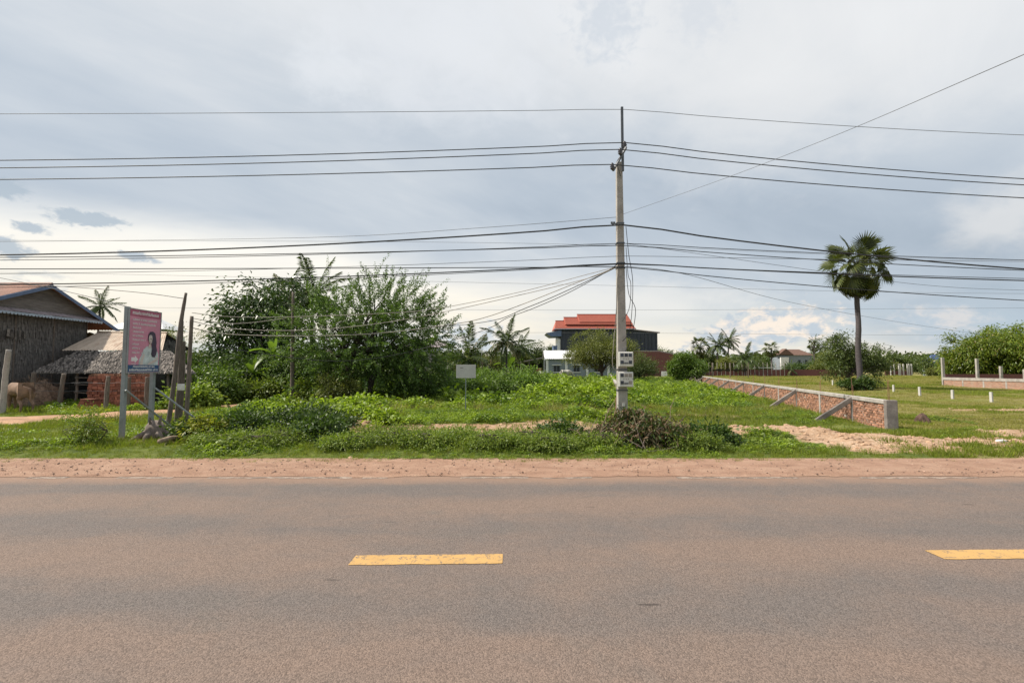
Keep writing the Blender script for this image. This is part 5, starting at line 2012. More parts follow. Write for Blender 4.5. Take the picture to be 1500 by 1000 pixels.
tree('broadleaf_tree', 'tall glossy broad-leaved tree rising behind the thicket', 'tree', tr_at(378, 29.0),
     [(0.2, 0, 5.3, 2.2, 2.0, 1.7), (-1.2, 0, 4.0, 1.6, 1.6, 1.5), (1.5, 0.2, 4.3, 1.7, 1.6, 1.5), (0, -0.2, 2.6, 2.6, 1.8, 1.6)],
     L_BROAD, 190, 52, 0.55, 0.24, 0.12, trunk_r=0.2, droop=0.35)
tree('leafy_shrub', 'fine pale green bushy tree behind the signboard', 'tree', tr_at(262, 30.0),
     [(0, 0, 2.6, 1.7, 1.5, 1.6), (-0.9, 0, 1.6, 1.4, 1.2, 1.2), (1.0, 0, 1.6, 1.2, 1.2, 1.2)], L_ROUND, 110, 60, 0.45, 0.14, 0.05, trunk_r=0.1)
tree('leafy_shrub', 'bright green rounded shrub at the left edge of the thicket', 'shrub', tr_at(312, 23.0),
     [(0, 0, 1.05, 1.0, 0.9, 0.75), (0.5, 0, 0.6, 0.9, 0.8, 0.6)], L_BUSH, 80, 60, 0.32, 0.16, 0.06, trunk_r=0.06, trunks=2)
GT = 'dark shrubs of the thicket'
for px, D, w, h in ((296, 25.5, 1.3, 2.2), (345, 26.0, 1.7, 2.0), (392, 26.2, 1.7, 2.4), (438, 26.4, 1.7, 2.6), (482, 26.6, 1.4, 2.2), (335, 24.2, 1.0, 0.9), (385, 24.4, 1.0, 0.9), (455, 24.0, 0.9, 0.9), (500, 23.0, 0.8, 0.8), (282, 20.5, 0.8, 0.7)):
    tree('dark_shrub', 'dark green leafy shrub massed in the shady thicket', 'shrub', tr_at(px, D),
         [(0, 0, h * 0.55, w, w * 0.8, h * 0.5), (w * 0.4, -0.1, h * 0.35, w * 0.7, w * 0.6, h * 0.35)], L_DARK if h > 1.5 else L_HERB2, 70, 60, 0.42, 0.19, 0.08, GT, trunk_r=0.07, trunks=2)
tree('leafy_shrub', 'grey-green loose shrub at the foot of the tamarind', 'shrub', tr_at(492, 21.8), [(0, 0, 0.8, 0.8, 0.7, 0.7), (0.4, 0, 0.5, 0.6, 0.6, 0.5)], L_ROUND, 60, 55, 0.3, 0.17, 0.04, trunk_r=0.05, trunks=3)
tree('dark_shrub', 'low dark shrub on the right skirt of the tamarind', 'shrub', tr_at(622, 25.5), [(0, 0, 0.9, 1.5, 1.0, 0.8), (-1.2, 0, 0.8, 1.0, 1.0, 0.6), (1.0, 0, 0.7, 0.9, 0.9, 0.7)], L_TAM, 130, 60, 0.4, 0.13, 0.05, trunk_r=0.07, trunks=2)

# round olive tree before the cottage
tree('round_tree', 'rounded olive-green tree standing in front of the blue-grey house', 'tree', tr_at(879, 66.0),
     [(-0.2, 0, 4.3, 3.7, 3.2, 2.3), (-2.2, -0.3, 3.5, 2.6, 2.3, 1.8), (2.3, 0, 4.0, 2.4, 2.3, 2.0), (0.2, 0, 3.2, 4.0, 2.8, 1.5)],
     L_ROUND, 380, 70, 0.6, 0.24, 0.08, trunk_r=0.22, fork=0.3, droop=0.1)
tree('round_tree', 'olive-topped bushy tree right of the pole before the brick wall', 'tree', tr_at(936, 70.0),
     [(0, 0, 2.4, 2.4, 2.0, 1.5), (0.6, 0, 1.5, 2.0, 1.8, 1.2), (-0.8, 0, 1.4, 1.6, 1.6, 1.2)], L_FAR, 140, 55, 0.55, 0.22, 0.08, trunk_r=0.14)
tree('leafy_shrub', 'green bushy tree growing at the far end of the brick wall', 'tree', tr_at(1003, 58.0),
     [(-0.3, 0, 2.2, 1.2, 1.2, 1.2), (1.2, 0, 1.7, 1.3, 1.2, 1.0), (-1.2, 0, 1.5, 0.9, 1.0, 0.8), (0.1, 0, 0.9, 1.5, 1.2, 0.7), (0.3, 0, 2.9, 0.5, 0.6, 0.6)], L_BUSH, 170, 55, 0.42, 0.24, 0.10, trunk_r=0.12)

# hedge-like mass of field bushes
GB = 'leafy bushes across the middle of the field'
for px, D, w, h in ((715, 30, 1.1, 1.5), (748, 31, 1.4, 1.75), (770, 33, 1.2, 1.75), (692, 33, 1.3, 1.5), (655, 32, 1.2, 1.3), (728, 27, 0.9, 1.1), (700, 26, 0.9, 0.9), (772, 30, 0.8, 1.2)):
    tree('field_bush', 'dense rounded green bush in the middle of the field', 'bush', tr_at(px, D),
         [(0, 0, h * 0.5, w, w * 0.8, h * 0.48), (w * 0.5, 0, h * 0.35, w * 0.7, w * 0.7, h * 0.35)], L_BUSH, 80, 55, 0.34, 0.15, 0.075, GB, trunk_r=0.05, trunks=2)

# mango grove on the right
GM = 'mango trees inside the brick enclosure'
for px, D, ytop, w in ((1410, 53, 519, 2.0), (1425, 50.5, 503, 2.6), (1452, 50, 484, 3.9), (1490, 49, 477, 4.2), (1545, 47, 474, 4.4), (1600, 46, 480, 4.2), (1470, 54, 486, 3.6), (1520, 54, 478, 4.2)):
    hh = H_(ytop, D)
    tree('mango_tree', 'dense bright green mango tree inside the brick enclosure', 'tree', tr_at(px, D),
         [(0, 0, hh * 0.58, w, w * 0.9, hh * 0.43), (-w * 0.5, -0.6, hh * 0.48, w * 0.6, w * 0.6, hh * 0.32), (w * 0.5, -0.6, hh * 0.46, w * 0.6, w * 0.6, hh * 0.32), (0, -0.8, hh * 0.36, w * 0.75, w * 0.5, hh * 0.24)],
         L_MANGO, 150, 95, 0.70, 0.24, 0.10, GM, trunk_r=0.18, droop=0.45, squash=0.6)

# shrub wrapped round the fan palm
tree('palm_foot_shrub', 'tangled olive shrub growing round the fan palm trunk', 'shrub', tr_at(1250, 40.5),
     [(-1.0, 0.3, 3.0, 1.0, 1.0, 1.5), (1.5, 0.2, 2.3, 1.4, 1.2, 1.2), (-1.5, 0.2, 1.7, 0.9, 1.0, 1.0), (0.5, 0.4, 2.7, 1.1, 1.1, 1.1), (2.4, 0.2, 1.7, 0.7, 0.8, 0.7), (-0.7, 0.3, 4.1, 0.45, 0.5, 0.6), (0.4, -0.6, 0.4, 1.4, 0.7, 0.5)], L_FAR, 210, 55, 0.42, 0.18, 0.075, trunk_r=0.09, trunks=3)
tree('palm_foot_shrub', 'low dark leafy shrub at the very foot of the fan palm', 'shrub', tr_at(1262, 37.6),
     [(0, 0, 0.45, 0.8, 0.6, 0.42), (-1.0, 0.2, 0.4, 0.6, 0.5, 0.35)], L_DARK, 60, 55, 0.25, 0.16, 0.08, trunk_r=0.04, trunks=2)


# ---------------- palms
def frond_mesh(name, L, pairs, lw, curl, leafL, droop, mat, seed):
    """pinnate frond along +X from the origin"""
    r_ = np.random.default_rng(seed)
    t = np.linspace(0.0, 1, pairs + 4)
    x = L * (t - 0.12 * t ** 2 * curl)
    z = L * (0.16 * t - 0.5 * curl * t ** 2.1)
    rach = np.stack([x, 0 * x, z], 1)
    Q = []
    tt = t[3:]
    b = rach[3:]
    tang = unit(np.gradient(rach, axis=0))[3:]
    n = len(b)
    for s in (-1, 1):
        for rep in range(2):
            fd = tang * 0.75 + np.array([0, s * 1.0, -droop])[None] + r_.normal(size=(n, 3)) * 0.18
            Lf = leafL * np.sin(np.pi * np.clip(tt * 0.86 + 0.12, 0, 1)) ** 0.6 * (0.85 + 0.3 * r_.random(n))
            nr = np.array([0, -s * 0.5, 1.0])[None] + r_.normal(size=(n, 3)) * 0.25
            jj = b + tang * (rep * 0.5 * L / pairs)
            Q.append(leaves(jj, fd, nr, Lf, lw * (0.8 + 0.4 * r_.random(n)), 0.35 * droop + 0.12, 0.4))
    q = np.concatenate(Q)
    # rachis as a flat strip with a keel
    w = np.linspace(0.05, 0.012, len(rach)) * L / 4
    R1 = []
    for i in range(len(rach) - 1):
        for s in (-1, 1):
            a, c = rach[i], rach[i + 1]
            k = np.array([0, 0, -1.0])
            sv = np.array([0, s, 0.0])
            R1.append([a + k * w[i], a + sv * w[i] * 0.6, c + sv * w[i + 1] * 0.6, c + k * w[i + 1]])
    me = quads_mesh(name, np.concatenate([q, np.array(R1)]))
    me.materials.append(mat)
    return me


COCO = [frond_mesh('frond', 4.0, 34, 0.10, c, 0.75, dr, m, 3 + i) for i, (c, dr, m) in enumerate(
    [(0.75, 0.35, L_COCO), (1.05, 0.55, L_COCO), (0.35, 0.25, L_COCO), (1.25, 0.8, L_COCO_Y), (0.5, 0.3, L_COCO_Y), (0.12, 0.15, L_COCO)])]


def coconut(name, label, base, height, crown_r, n=18, lean=(0.3, 0.0), group=None, pale=False, trunk_r=0.13, up_bias=0.0, shag=False):
    root = empty(name, base)
    tag(root, label, 'palm tree', group)
    top = Vector((lean[0], lean[1], height))
    k = 10
    pts = [Vector((lean[0] * t ** 1.6, lean[1] * t ** 1.6, -0.3 + (height + 0.3) * t)) for t in [i / k for i in range(k + 1)]]
    MB().tube(pts, [trunk_r * (1.35 - 0.6 * (i / k) ** 0.5) for i in range(k + 1)], 8).build('trunk', M_PALMBARK, root, smooth=True)
    s = crown_r / 3.6
    for i in range(n):
        t = i / n
        az = i * 2.39996 + random.uniform(-0.25, 0.25)
        el = R(70) - R(108) * t ** 0.8 + up_bias * (1 - t) + random.uniform(-0.15, 0.15)
        me = COCO[2] if t < 0.12 else (random.choice([COCO[2], COCO[0], COCO[4] if pale else COCO[0]]) if t < 0.45 else random.choice([COCO[0], COCO[1], COCO[3] if (pale or t > 0.85) else COCO[1]]))
        o = bpy.data.objects.new('frond', me)
        COL.objects.link(o)
        o.parent = root
        o.location = top + Vector((0.05 * math.cos(az), 0.05 * math.sin(az), random.uniform(-0.12, 0.1)))
        o.rotation_euler = Euler((random.uniform(-0.3, 0.3), -el, az), 'XYZ')
        ss = s * random.uniform(0.85, 1.1)
        o.scale = (ss, ss, ss)
    if crown_r > 1.5:
        for i in range(5):
            a = i * 1.25
            MB().tube([(top.x + 0.2 * math.cos(a), top.y + 0.2 * math.sin(a), height - 0.10), (top.x + 0.2 * math.cos(a), top.y + 0.2 * math.sin(a), height - 0.22),
                       (top.x + 0.2 * math.cos(a), top.y + 0.2 * math.sin(a), height - 0.34)], [0.05, 0.12, 0.04], 7).build('coconut', L_COCO_Y, root, smooth=True)
    return root


def fan_mesh(name, Rf, seg, mat, cup, seed, pet=1.0, split=0.5, sag=0.1, hang=0.0):
    """fan leaf on a stalk along +X"""
    r_ = np.random.default_rng(seed)
    a = np.linspace(-R(142), R(142), seg)
    hub = np.array([pet, 0, -0.06 * pet])
    Q = []
    for ang in a:
        L = Rf * (0.78 + 0.22 * math.cos(ang)) * r_.uniform(0.9, 1.06)
        d = np.array([math.cos(ang), math.sin(ang), 0.0])
        sd = np.array([-math.sin(ang), math.cos(ang), 0.0])
        w = L * split * math.tan(R(284) / seg / 2) * 1.12
        lift = cup * L * (1 - math.cos(ang)) * 0.25
        mid = hub + d * L * split + np.array([0, 0, 0.05 * L + lift * split])
        tip = hub + d * L + np.array([0, 0, lift - sag * L * r_.uniform(0.6, 1.6)])
        j = r_.normal(size=3) * 0.02
        Q.append([hub, mid + sd * w + np.array([0, 0, -0.03]), tip + j, mid - sd * w + np.array([0, 0, 0.03])])
    Q = np.array(Q) - hub
    ch, sh = math.cos(hang), math.sin(hang)
    Q = np.stack([Q[..., 0] * ch + Q[..., 2] * sh, Q[..., 1], -Q[..., 0] * sh + Q[..., 2] * ch], -1) + hub
    Q = [list(q) for q in Q]
    st = np.array([0, 0, 0.0])
    w = 0.035
    for s in (-1, 1):
        Q.append([st + [0, 0, -w], st + [0, s * w, 0], hub + [0, s * w * 0.5, 0], hub + [0, 0, -w * 0.5]])
        Q.append([st + [0, 0, w], st + [0, s * w, 0], hub + [0, s * w * 0.5, 0], hub + [0, 0, w * 0.5]])
    me = quads_mesh(name, np.array(Q))
    me.materials.append(mat)
    return me


FANS = [fan_mesh('fan_leaf', 1.05, 30, L_FAN, c, 40 + i, pet=1.35, sag=sg, hang=hg) for i, (c, sg, hg) in enumerate([(0.6, 0.06, 0.1), (0.9, 0.10, 0.35), (0.4, 0.10, 0.75), (0.8, 0.12, 1.05), (0.5, 0.08, 1.3)])]
FANS_D = [fan_mesh('fan_leaf', 1.0, 28, L_FAN_D, 0.5, 60 + i, pet=0.95, split=0.42, sag=0.35) for i in range(2)]


def fan_palm(name, label, base, height, crown_r, n, n_dead, group=None, trunk_r=0.22, lean=0.0):
    root = empty(name, base)
    tag(root, label, 'palm tree', group)
    k = 14
    pts = [Vector((lean * (i / k) ** 1.5 + 0.03 * math.sin(i), 0.03 * math.cos(1.3 * i), -0.3 + (height + 0.3) * i / k)) for i in range(k + 1)]
    MB().tube(pts, [trunk_r * (1.25 if i == 0 else 1.1 - 0.25 * i / k + 0.03 * math.sin(2.1 * i)) for i in range(k + 1)], 12).build('trunk', M_PALMBARK, root, smooth=True)
    s = crown_r / 2.3
    top = pts[-1]
    for i in range(n + n_dead):
        dead = i >= n
        t = i / n if not dead else 1.0
        az = i * 2.39996 + random.uniform(-0.2, 0.2)
        el = R(66) - R(132) * t ** 0.95 + random.uniform(-0.22, 0.22) if not dead else -R(random.uniform(55, 82))
        me = random.choice(FANS_D) if dead else FANS[min(4, max(0, int(t * 4 + random.uniform(-0.3, 1.4))))]
        o = bpy.data.objects.new('fan_leaf', me)
        COL.objects.link(o)
        o.parent = root
        o.location = top + Vector((0, 0, 0.15 * s - 0.55 * s * t))
        o.rotation_euler = Euler((random.uniform(-1.0, 1.0), -el, az), 'XYZ')
        ss = s * random.uniform(0.86, 1.08) * (0.85 if dead else 1)
        o.scale = (ss, ss, ss)
    for i in range(4):
        a = i * 1.7 + 0.4
        MB().tube([(top.x, top.y, top.z), (top.x + 0.3 * s * math.cos(a), top.y + 0.3 * s * math.sin(a), top.z + 0.25), (top.x + 0.42 * s * math.cos(a), top.y + 0.42 * s * math.sin(a), top.z - 0.3)], [0.05, 0.04, 0.02], 6).build('flower_stalk', L_FAN_D, root, smooth=True)
    return root


_b = tr_at(1257.5, 39.0)
_ht = P(1255, 392, 39.0).z
fan_palm('fan_palm', 'tall lone fan palm with round crown on a dark straight trunk', _b, _ht - _b.z, 2.75, 54, 18, trunk_r=0.205, lean=P(1255, 392, 39.0).x - _b.x)

coconut('coconut_palm', 'coconut palm rising behind the dark gabled house', tr_at(141, 62.0), H_(449, 62), 2.5, 18, (0.2, 0))
coconut('coconut_palm', 'tall coconut palm crown poking above the tamarind', tr_at(455, 33.0), H_(432, 33), 2.7, 20, (0.1, 0))
coconut('coconut_palm', 'ragged coconut palm leaning left above the thicket', tr_at(424, 34.0), H_(440, 34), 2.3, 16, (-0.3, 0), pale=True)
coconut('coconut_palm', 'short young coconut palm right of the tamarind', tr_at(688, 52.0), H_(527, 52), 3.9, 17, (-0.1, 0), pale=True, up_bias=0.25)
coconut('coconut_palm', 'pale coconut palm with drooping fronds beyond the field bushes', tr_at(742, 56.0), H_(500, 56), 3.3, 18, (0.0, 0), pale=True)
coconut('coconut_palm', 'small coconut palm just left of the lean-to', tr_at(757, 60.0), H_(512, 60), 2.5, 16, (0.3, 0))
coconut('coconut_palm', 'slim tall coconut palm far beyond the brick wall', tr_at(1065, 120.0), H_(497, 120), 2.9, 18, (0.6, 0), trunk_r=0.2)
coconut('coconut_palm', 'bushy coconut palm beside the slim tall far palm', tr_at(1050, 118.0), H_(505, 118), 3.6, 20, (0.3, 0), trunk_r=0.2)
coconut('coconut_palm', 'low spreading coconut palm by the far white fence posts', tr_at(1090, 110.0), H_(525, 110), 3.6, 18, (0.2, 0))
coconut('coconut_palm', 'coconut palm between far house and palm shrub', tr_at(1208, 150.0), H_(508, 150), 3.2, 18, (0.2, 0), trunk_r=0.2)
coconut('coconut_palm', 'little palm with bunched fronds right of the brown house', tr_at(1193, 160.0), H_(499, 160), 2.2, 14, (0.2, 0), trunk_r=0.18)
coconut('coconut_palm', 'tiny far palm just right of the fan palm shrub', tr_at(1308, 150.0), H_(524, 150), 2.5, 16, (0.2, 0))
coconut('coconut_palm', 'low palm crouched against the far fence', tr_at(1158, 112.0), H_(541, 112), 2.3, 14, (0, 0), up_bias=0.2)
fan_palm('fan_palm', 'far fan palm left of the two distant coconut palms', tr_at(1026, 125.0), H_(509, 125), 3.3, 30, 6, trunk_r=0.25)
fan_palm('fan_palm', 'far fan palm beside the brown-roofed house', tr_at(1130, 165.0), H_(512, 165), 3.2, 28, 6, trunk_r=0.25)
fan_palm('fan_palm', 'far fan palm with a second head of leaves by the brown house', tr_at(1192, 175.0), H_(506, 175), 2.6, 22, 6, trunk_r=0.22)


def banana(label, base, h, n, s, group=None):
    root = empty('banana_plant', base)
    tag(root, label, 'banana plant', group)
    MB().tube([(0, 0, -0.2), (0.02, 0, h * 0.5), (0, 0, h)], [0.12 * s, 0.10 * s, 0.05 * s], 8).build('stem', L_BANANA, root, smooth=True)
    for i in range(n):
        az = i * 2.4 + random.uniform(-.2, .2)
        el = R(85) - R(75) * (i / n) ** 0.8
        L = s * random.uniform(1.3, 1.8)
        v, f = [], []
        k = 10
        for j in range(k + 1):
            t = j / k
            w = 0.24 * s * math.sin(math.pi * min(1, 0.06 + t * 0.94)) ** 0.6
            a = el - 1.1 * t * (0.3 + i / n)
            x = L * t * math.cos(el - 0.5 * t * (i / n))
            z = L * t * math.sin(el - 0.9 * t * (0.2 + i / n))
            v += [(x, -w, z + 0.10 * s * (w > 0.05) + random.uniform(-.02, .02)), (x, 0, z), (x, w, z + 0.10 * s * (w > 0.05) + random.uniform(-.02, .02))]
        for j in range(k):
            q = 3 * j
            f += [(q, q + 1, q + 4, q + 3), (q + 1, q + 2, q + 5, q + 4)]
        m = MB()
        m.add(v, f)
        m.build('leaf', L_BANANA, root, smooth=True, loc=(0, 0, h * 0.92), rot=(0, 0, az))


banana('banana plant with upright bright leaf in front of the thicket', tr_at(402, 25.2), 2.5, 8, 0.8)
banana('small banana plant at the shady foot of the thicket', tr_at(372, 24.9), 1.4, 7, 0.75)
banana('banana plant by the lean-to beyond the field bushes', tr_at(748, 58), 2.0, 8, 1.5)
banana('banana plant with broad leaves just left of the lean-to', tr_at(752, 70), 2.2, 8, 1.6)

# distant trees, each its own, kinds by shape
GFAR = 'distant trees along the horizon'
KL = [('distant dark rounded tree along the horizon', L_FAR), ('distant pale green bushy tree along the horizon', L_ROUND), ('distant low dark scrub tree along the horizon', L_DARK)]


def far_tree(px, D, ytop, wpx, k):
    h = H_(ytop, D)
    w = wpx * D / F / 2
    sc = D / 60.0
    tree('far_tree', KL[k][0], 'tree', tr_at(px, D), [(0, 0, h * 0.55, w, w, h * 0.44), (-w * 0.45, 0, h * 0.42, w * 0.6, w * 0.6, h * 0.32), (w * 0.5, 0, h * 0.40, w * 0.6, w * 0.6, h * 0.30)],
         KL[k][1], 70, 38, 0.35 * sc ** 0.7 + 0.15, 0.24 * sc ** 0.75, 0.11 * sc ** 0.75, GFAR, trunk_r=0.10 * sc ** 0.5, limbs=8)


for a in [(775, 102, 503, 22, 0), (790, 104, 503, 18, 0), (762, 100, 509, 20, 1), (806, 130, 506, 9, 0), (718, 60, 514, 30, 1), (700, 66, 512, 26, 2), (732, 64, 512, 24, 0), (668, 62, 512, 24, 1), (648, 58, 516, 26, 0),
          (968, 125, 510, 22, 0), (980, 130, 512, 18, 2), (1040, 128, 514, 18, 0), (1020, 112, 526, 16, 2), (1058, 115, 522, 16, 1), (1075, 120, 530, 16, 1), (1078, 150, 528, 26, 0),
          (1110, 170, 526, 24, 0), (1098, 200, 523, 22, 2), (1122, 190, 522, 12, 2), (1200, 150, 524, 26, 0), (1180, 140, 532, 26, 2), (1160, 140, 533, 26, 2), (1214, 140, 514, 26, 1), (1228, 130, 527, 28, 2), (1200, 125, 534, 24, 1), (1245, 120, 530, 16, 2),
          (1320, 150, 521, 20, 0), (1335, 160, 519, 22, 0), (1350, 150, 522, 18, 0), (1358, 190, 520, 16, 2), (1358, 108, 523, 12, 0), (1381, 105, 528, 12, 2), (1368, 104, 540, 10, 1), (1390, 90, 521, 12, 0), (1308, 130, 531, 16, 1), (1375, 170, 528, 16, 2), (1395, 140, 526, 30, 2),
          (242, 48, 485, 36, 2), (215, 55, 500, 36, 0), (-20, 40, 470, 60, 0), (560, 45, 526, 50, 0), (600, 52, 512, 44, 1), (520, 42, 528, 50, 2), (470, 40, 505, 50, 0), (330, 40, 500, 50, 2),
          (1440, 90, 505, 50, 0), (1510, 90, 500, 60, 0), (1600, 85, 495, 70, 0)]:
    far_tree(*a)


# horizon wood: a mass no one could count
def far_wood():
    n = 46000
    az = rng.uniform(-1.15, 1.15, n)
    D = rng.uniform(230, 340, n)
    x = np.tan(az) * D
    top = 6.0 + 7.0 * fbm(x, D * 0 + 3, 26, 5) * (0.6 + 0.8 * fbm(x, D, 9, 3))
    z = top * rng.random(n) ** 0.7
    pos = np.stack([x, D, z], 1)
    q = leaves(pos, rnd_dirs(n), rnd_dirs(n, 0.6), 1.6 + 1.6 * rng.random(n), 1.0 + 0.8 * rng.random(n), 0.1)
    o = link('far_wood', quads_mesh('far_wood', q), L_FAR)
    tag(o, 'low dark line of woodland along the far horizon', 'woodland', kind='stuff')


far_wood()


# ---------------- far fences
def far_fence():
    D = 112.0
    f = empty('far_post_fence', tr_at(1100, D))
    tag(f, 'far row of tall pale concrete fence posts with a low brick base', 'fence')
    o = f.location
    px = 1030.0
    while px < 1150:
        p = P(px, 545, D + (px - 1100) * 0.02) - o
        z0, z1 = -0.2, P(px, 531 if px < 1150 else 536, D).z - o.z
        MB().box((p.x - 0.05, -0.05, z0), (p.x + 0.05, 0.05, z1)).build('post', M_CONC, f)
        px += 5.8
    a, b = P(1030, 545, D) - o, P(1250, 545, D) - o
    MB().box((a.x, 0.13, -0.3), (b.x, 0.3, P(1100, 541, D).z)).build('brick_base', M_MAROON, f)
    MB().box((P(1100, 538, D).x - o.x, -0.15, P(1100, 538.6, D).z), (P(1150, 538, D).x - o.x, -0.12, P(1100, 537.8, D).z)).build('rail', M_WHITE, f)
    g = empty('far_pillar_row', tr_at(1325, 125))
    tag(g, 'row of stout white pillars on a low brick base behind the fan palm shrub', 'fence')
    o = g.location
    for px in (1305, 1310, 1317, 1319, 1323.5, 1329.5, 1332, 1335.5):
        p = P(px, 545, 125) - o
        MB().box((p.x - 0.11, -0.11, -0.2), (p.x + 0.11, 0.11, P(px, 532.5, 125).z)).build('pillar', M_BOARD, g)
    a, b = P(1298, 545, 125) - o, P(1338, 545, 125) - o
    MB().box((a.x, 0.25, -0.3), (b.x, 0.45, P(1320, 543, 125).z)).build('brick_base', M_MAROON, g)
    # shade net
    w = empty('shade_net_fence', tr_at(1062, 86))
    tag(w, 'sagging black shade net on stakes beyond the brick wall', 'fence')
    o = w.location
    v, fc = [], []
    n = 40
    for i in range(n + 1):
        px = 1028 + 68 * i / n
        top = 538.5 + 2.2 * abs(math.sin(i * 0.42)) + 1.0 * i / n - (3.5 if i == 8 else 0)
        a, b = P(px, top, 86) - o, P(px, 543.5 + 0.8 * math.sin(i * 0.9), 86.4) - o
        v += [a, a.lerp(b, 0.5) + Vector((0, 0.12 * math.sin(i), 0)), b]
    for i in range(n):
        for k in range(2):
            q = 3 * i + k
            fc.append((q, q + 3, q + 4, q + 1))
    MB().add(v, fc).build('net', M_NET, w)
    for px in (1030, 1043, 1070, 1096):
        p = P(px, 545, 85.9) - o
        MB().tube([(p.x, p.y, -0.3), (p.x + 0.05, p.y, P(px, 531, 86).z)], 0.07, 5).build('stake', M_WOOD, w)


far_fence()


# ------------------------------------------------------------------ cut-branch heap at the verge
def branch_heap():
    c = P(922, 650, 10.4)
    c.z = gzf(c.x, c.y)
    h = empty('branch_heap', c)
    h.scale = (0.95, 0.95, 0.84)
    tag(h, 'heap of cut branches with dark wilted leaves below the utility pole', 'branch heap')
    # bare branches sprawling to the left
    specs = [((-1.35, -0.5, 0.02), (-0.55, -0.2, 0.45), (0.15, 0.1, 0.80)), ((-1.5, -0.35, 0.05), (-0.9, -0.3, 0.30), (-0.2, -0.1, 0.42)), ((-1.0, -0.75, 0.0), (-0.6, -0.65, 0.12), (0.0, -0.6, 0.50)),
             ((-0.9, -0.3, 0.0), (-0.95, -0.3, 0.35), (-0.75, -0.25, 0.75)), ((-0.55, 0.2, 0.4), (-0.45, 0.2, 0.8), (-0.25, 0.25, 1.15)), ((0.1, -0.75, 0.1), (0.25, -0.6, 0.35), (0.9, -0.3, 0.65)),
             ((0.15, -0.8, 0.05), (0.05, -0.65, 0.35), (-0.02, -0.55, 0.75)), ((0.1, -0.78, 0.08), (-0.25, -0.6, 0.3), (-0.5, -0.3, 0.45)), ((0.3, -0.5, 0.1), (0.8, -0.3, 0.3), (1.25, 0.0, 0.75)),
             ((0.9, 0, 0), (0.95, 0.1, 0.5), (1.0, 0.2, 1.0)), ((-1.2, -0.7, 0.0), (-1.15, -0.6, 0.25), (-1.25, -0.55, 0.5)), ((-0.7, -0.6, 0.05), (-0.75, -0.55, 0.4), (-0.6, -0.5, 0.6)),
             ((-0.3, -0.9, 0.02), (0.3, -0.95, 0.06), (0.9, -0.8, 0.15)), ((-1.6, -0.6, 0.03), (-1.1, -0.65, 0.1), (-0.5, -0.8, 0.05))]
    for s in specs:
        q = smooth_pts(s, 5)
        MB().tube(q, list(np.linspace(0.013, 0.004, len(q))), 6).build('branch', M_WOOD_P if random.random() < 0.35 else M_WOOD, h, smooth=True)
        for k in range(3):
            i = random.randrange(3, len(q) - 1)
            e = q[i] + Vector((random.uniform(-.3, .3), random.uniform(-.25, .1), random.uniform(0.05, .35)))
            MB().tube([q[i], q[i].lerp(e, 0.5) + Vector((0, 0, 0.03)), e], [0.007, 0.005, 0.003], 5).build('twig', M_WOOD_P, h)
    # wilted leaves hanging from the heaped boughs
    lob = np.array([(0.35, -0.45, 0.26, 0.45, 0.25, 0.30), (0.85, -0.35, 0.22, 0.35, 0.25, 0.28), (-0.15, -0.4, 0.2, 0.4, 0.25, 0.22), (0.30, 0.0, 0.34, 0.55, 0.45, 0.40), (0.85, 0.05, 0.26, 0.42, 0.40, 0.36), (-0.25, 0.05, 0.28, 0.48, 0.40, 0.30), (0.05, 0.1, 0.55, 0.40, 0.35, 0.28), (-0.8, 0.0, 0.14, 0.45, 0.35, 0.18), (1.15, 0.0, 0.2, 0.25, 0.3, 0.25)])
    nb = 560
    c2, _ = crown_pts([tuple(l) for l in lob], nb, 0.55)
    per = 34
    pos = np.repeat(c2, per, 0) + rng.normal(size=(nb * per, 3)) * np.array([0.07, 0.07, 0.10])
    n = len(pos)
    pos[:, 2] = np.maximum(pos[:, 2], 0.05)
    dr = rng.normal(size=(n, 3)) * 0.55
    dr[:, 2] -= 0.8
    sel = rng.random(n) < 0.65
    Lw, Ww = 0.08 + 0.09 * rng.random(n), 0.026 + 0.024 * rng.random(n)
    for nm, mt, q in (('wilted_leaves', L_WILT, sel), ('green_leaves', L_DARK, ~sel)):
        o = link(nm, quads_mesh(nm, leaves(pos[q], dr[q], rnd_dirs(int(q.sum())), Lw[q], Ww[q], 0.05)), mt, h)
        o['kind'] = 'stuff'


branch_heap()

# verge shrubs: individuals
GV = 'low leafy shrubs in the roadside verge'
VS = [(345, 10.9, 0.8, 0.62, 1), (392, 11.2, 0.85, 0.70, 1), (440, 11.0, 0.8, 0.66, 1), (415, 10.2, 0.7, 0.46, 0), (470, 10.4, 0.5, 0.55, 1), (330, 10.1, 0.6, 0.38, 0), (372, 9.8, 0.5, 0.30, 0), (300, 10.9, 0.6, 0.45, 1),
      (578, 9.9, 0.65, 0.46, 0), (625, 9.7, 0.45, 0.30, 0), (548, 10.4, 0.5, 0.36, 0), (668, 10.3, 0.55, 0.33, 0), (1010, 9.9, 0.55, 0.36, 0), (1033, 10.6, 0.42, 0.42, 1), (765, 10.1, 0.7, 0.34, 0), (722, 9.6, 0.4, 0.22, 0),
      (818, 10.6, 0.42, 0.40, 1), (470, 12.5, 0.7, 0.45, 1), (868, 9.9, 0.45, 0.25, 0), (800, 9.5, 0.4, 0.22, 0), (505, 9.7, 0.4, 0.26, 0)]
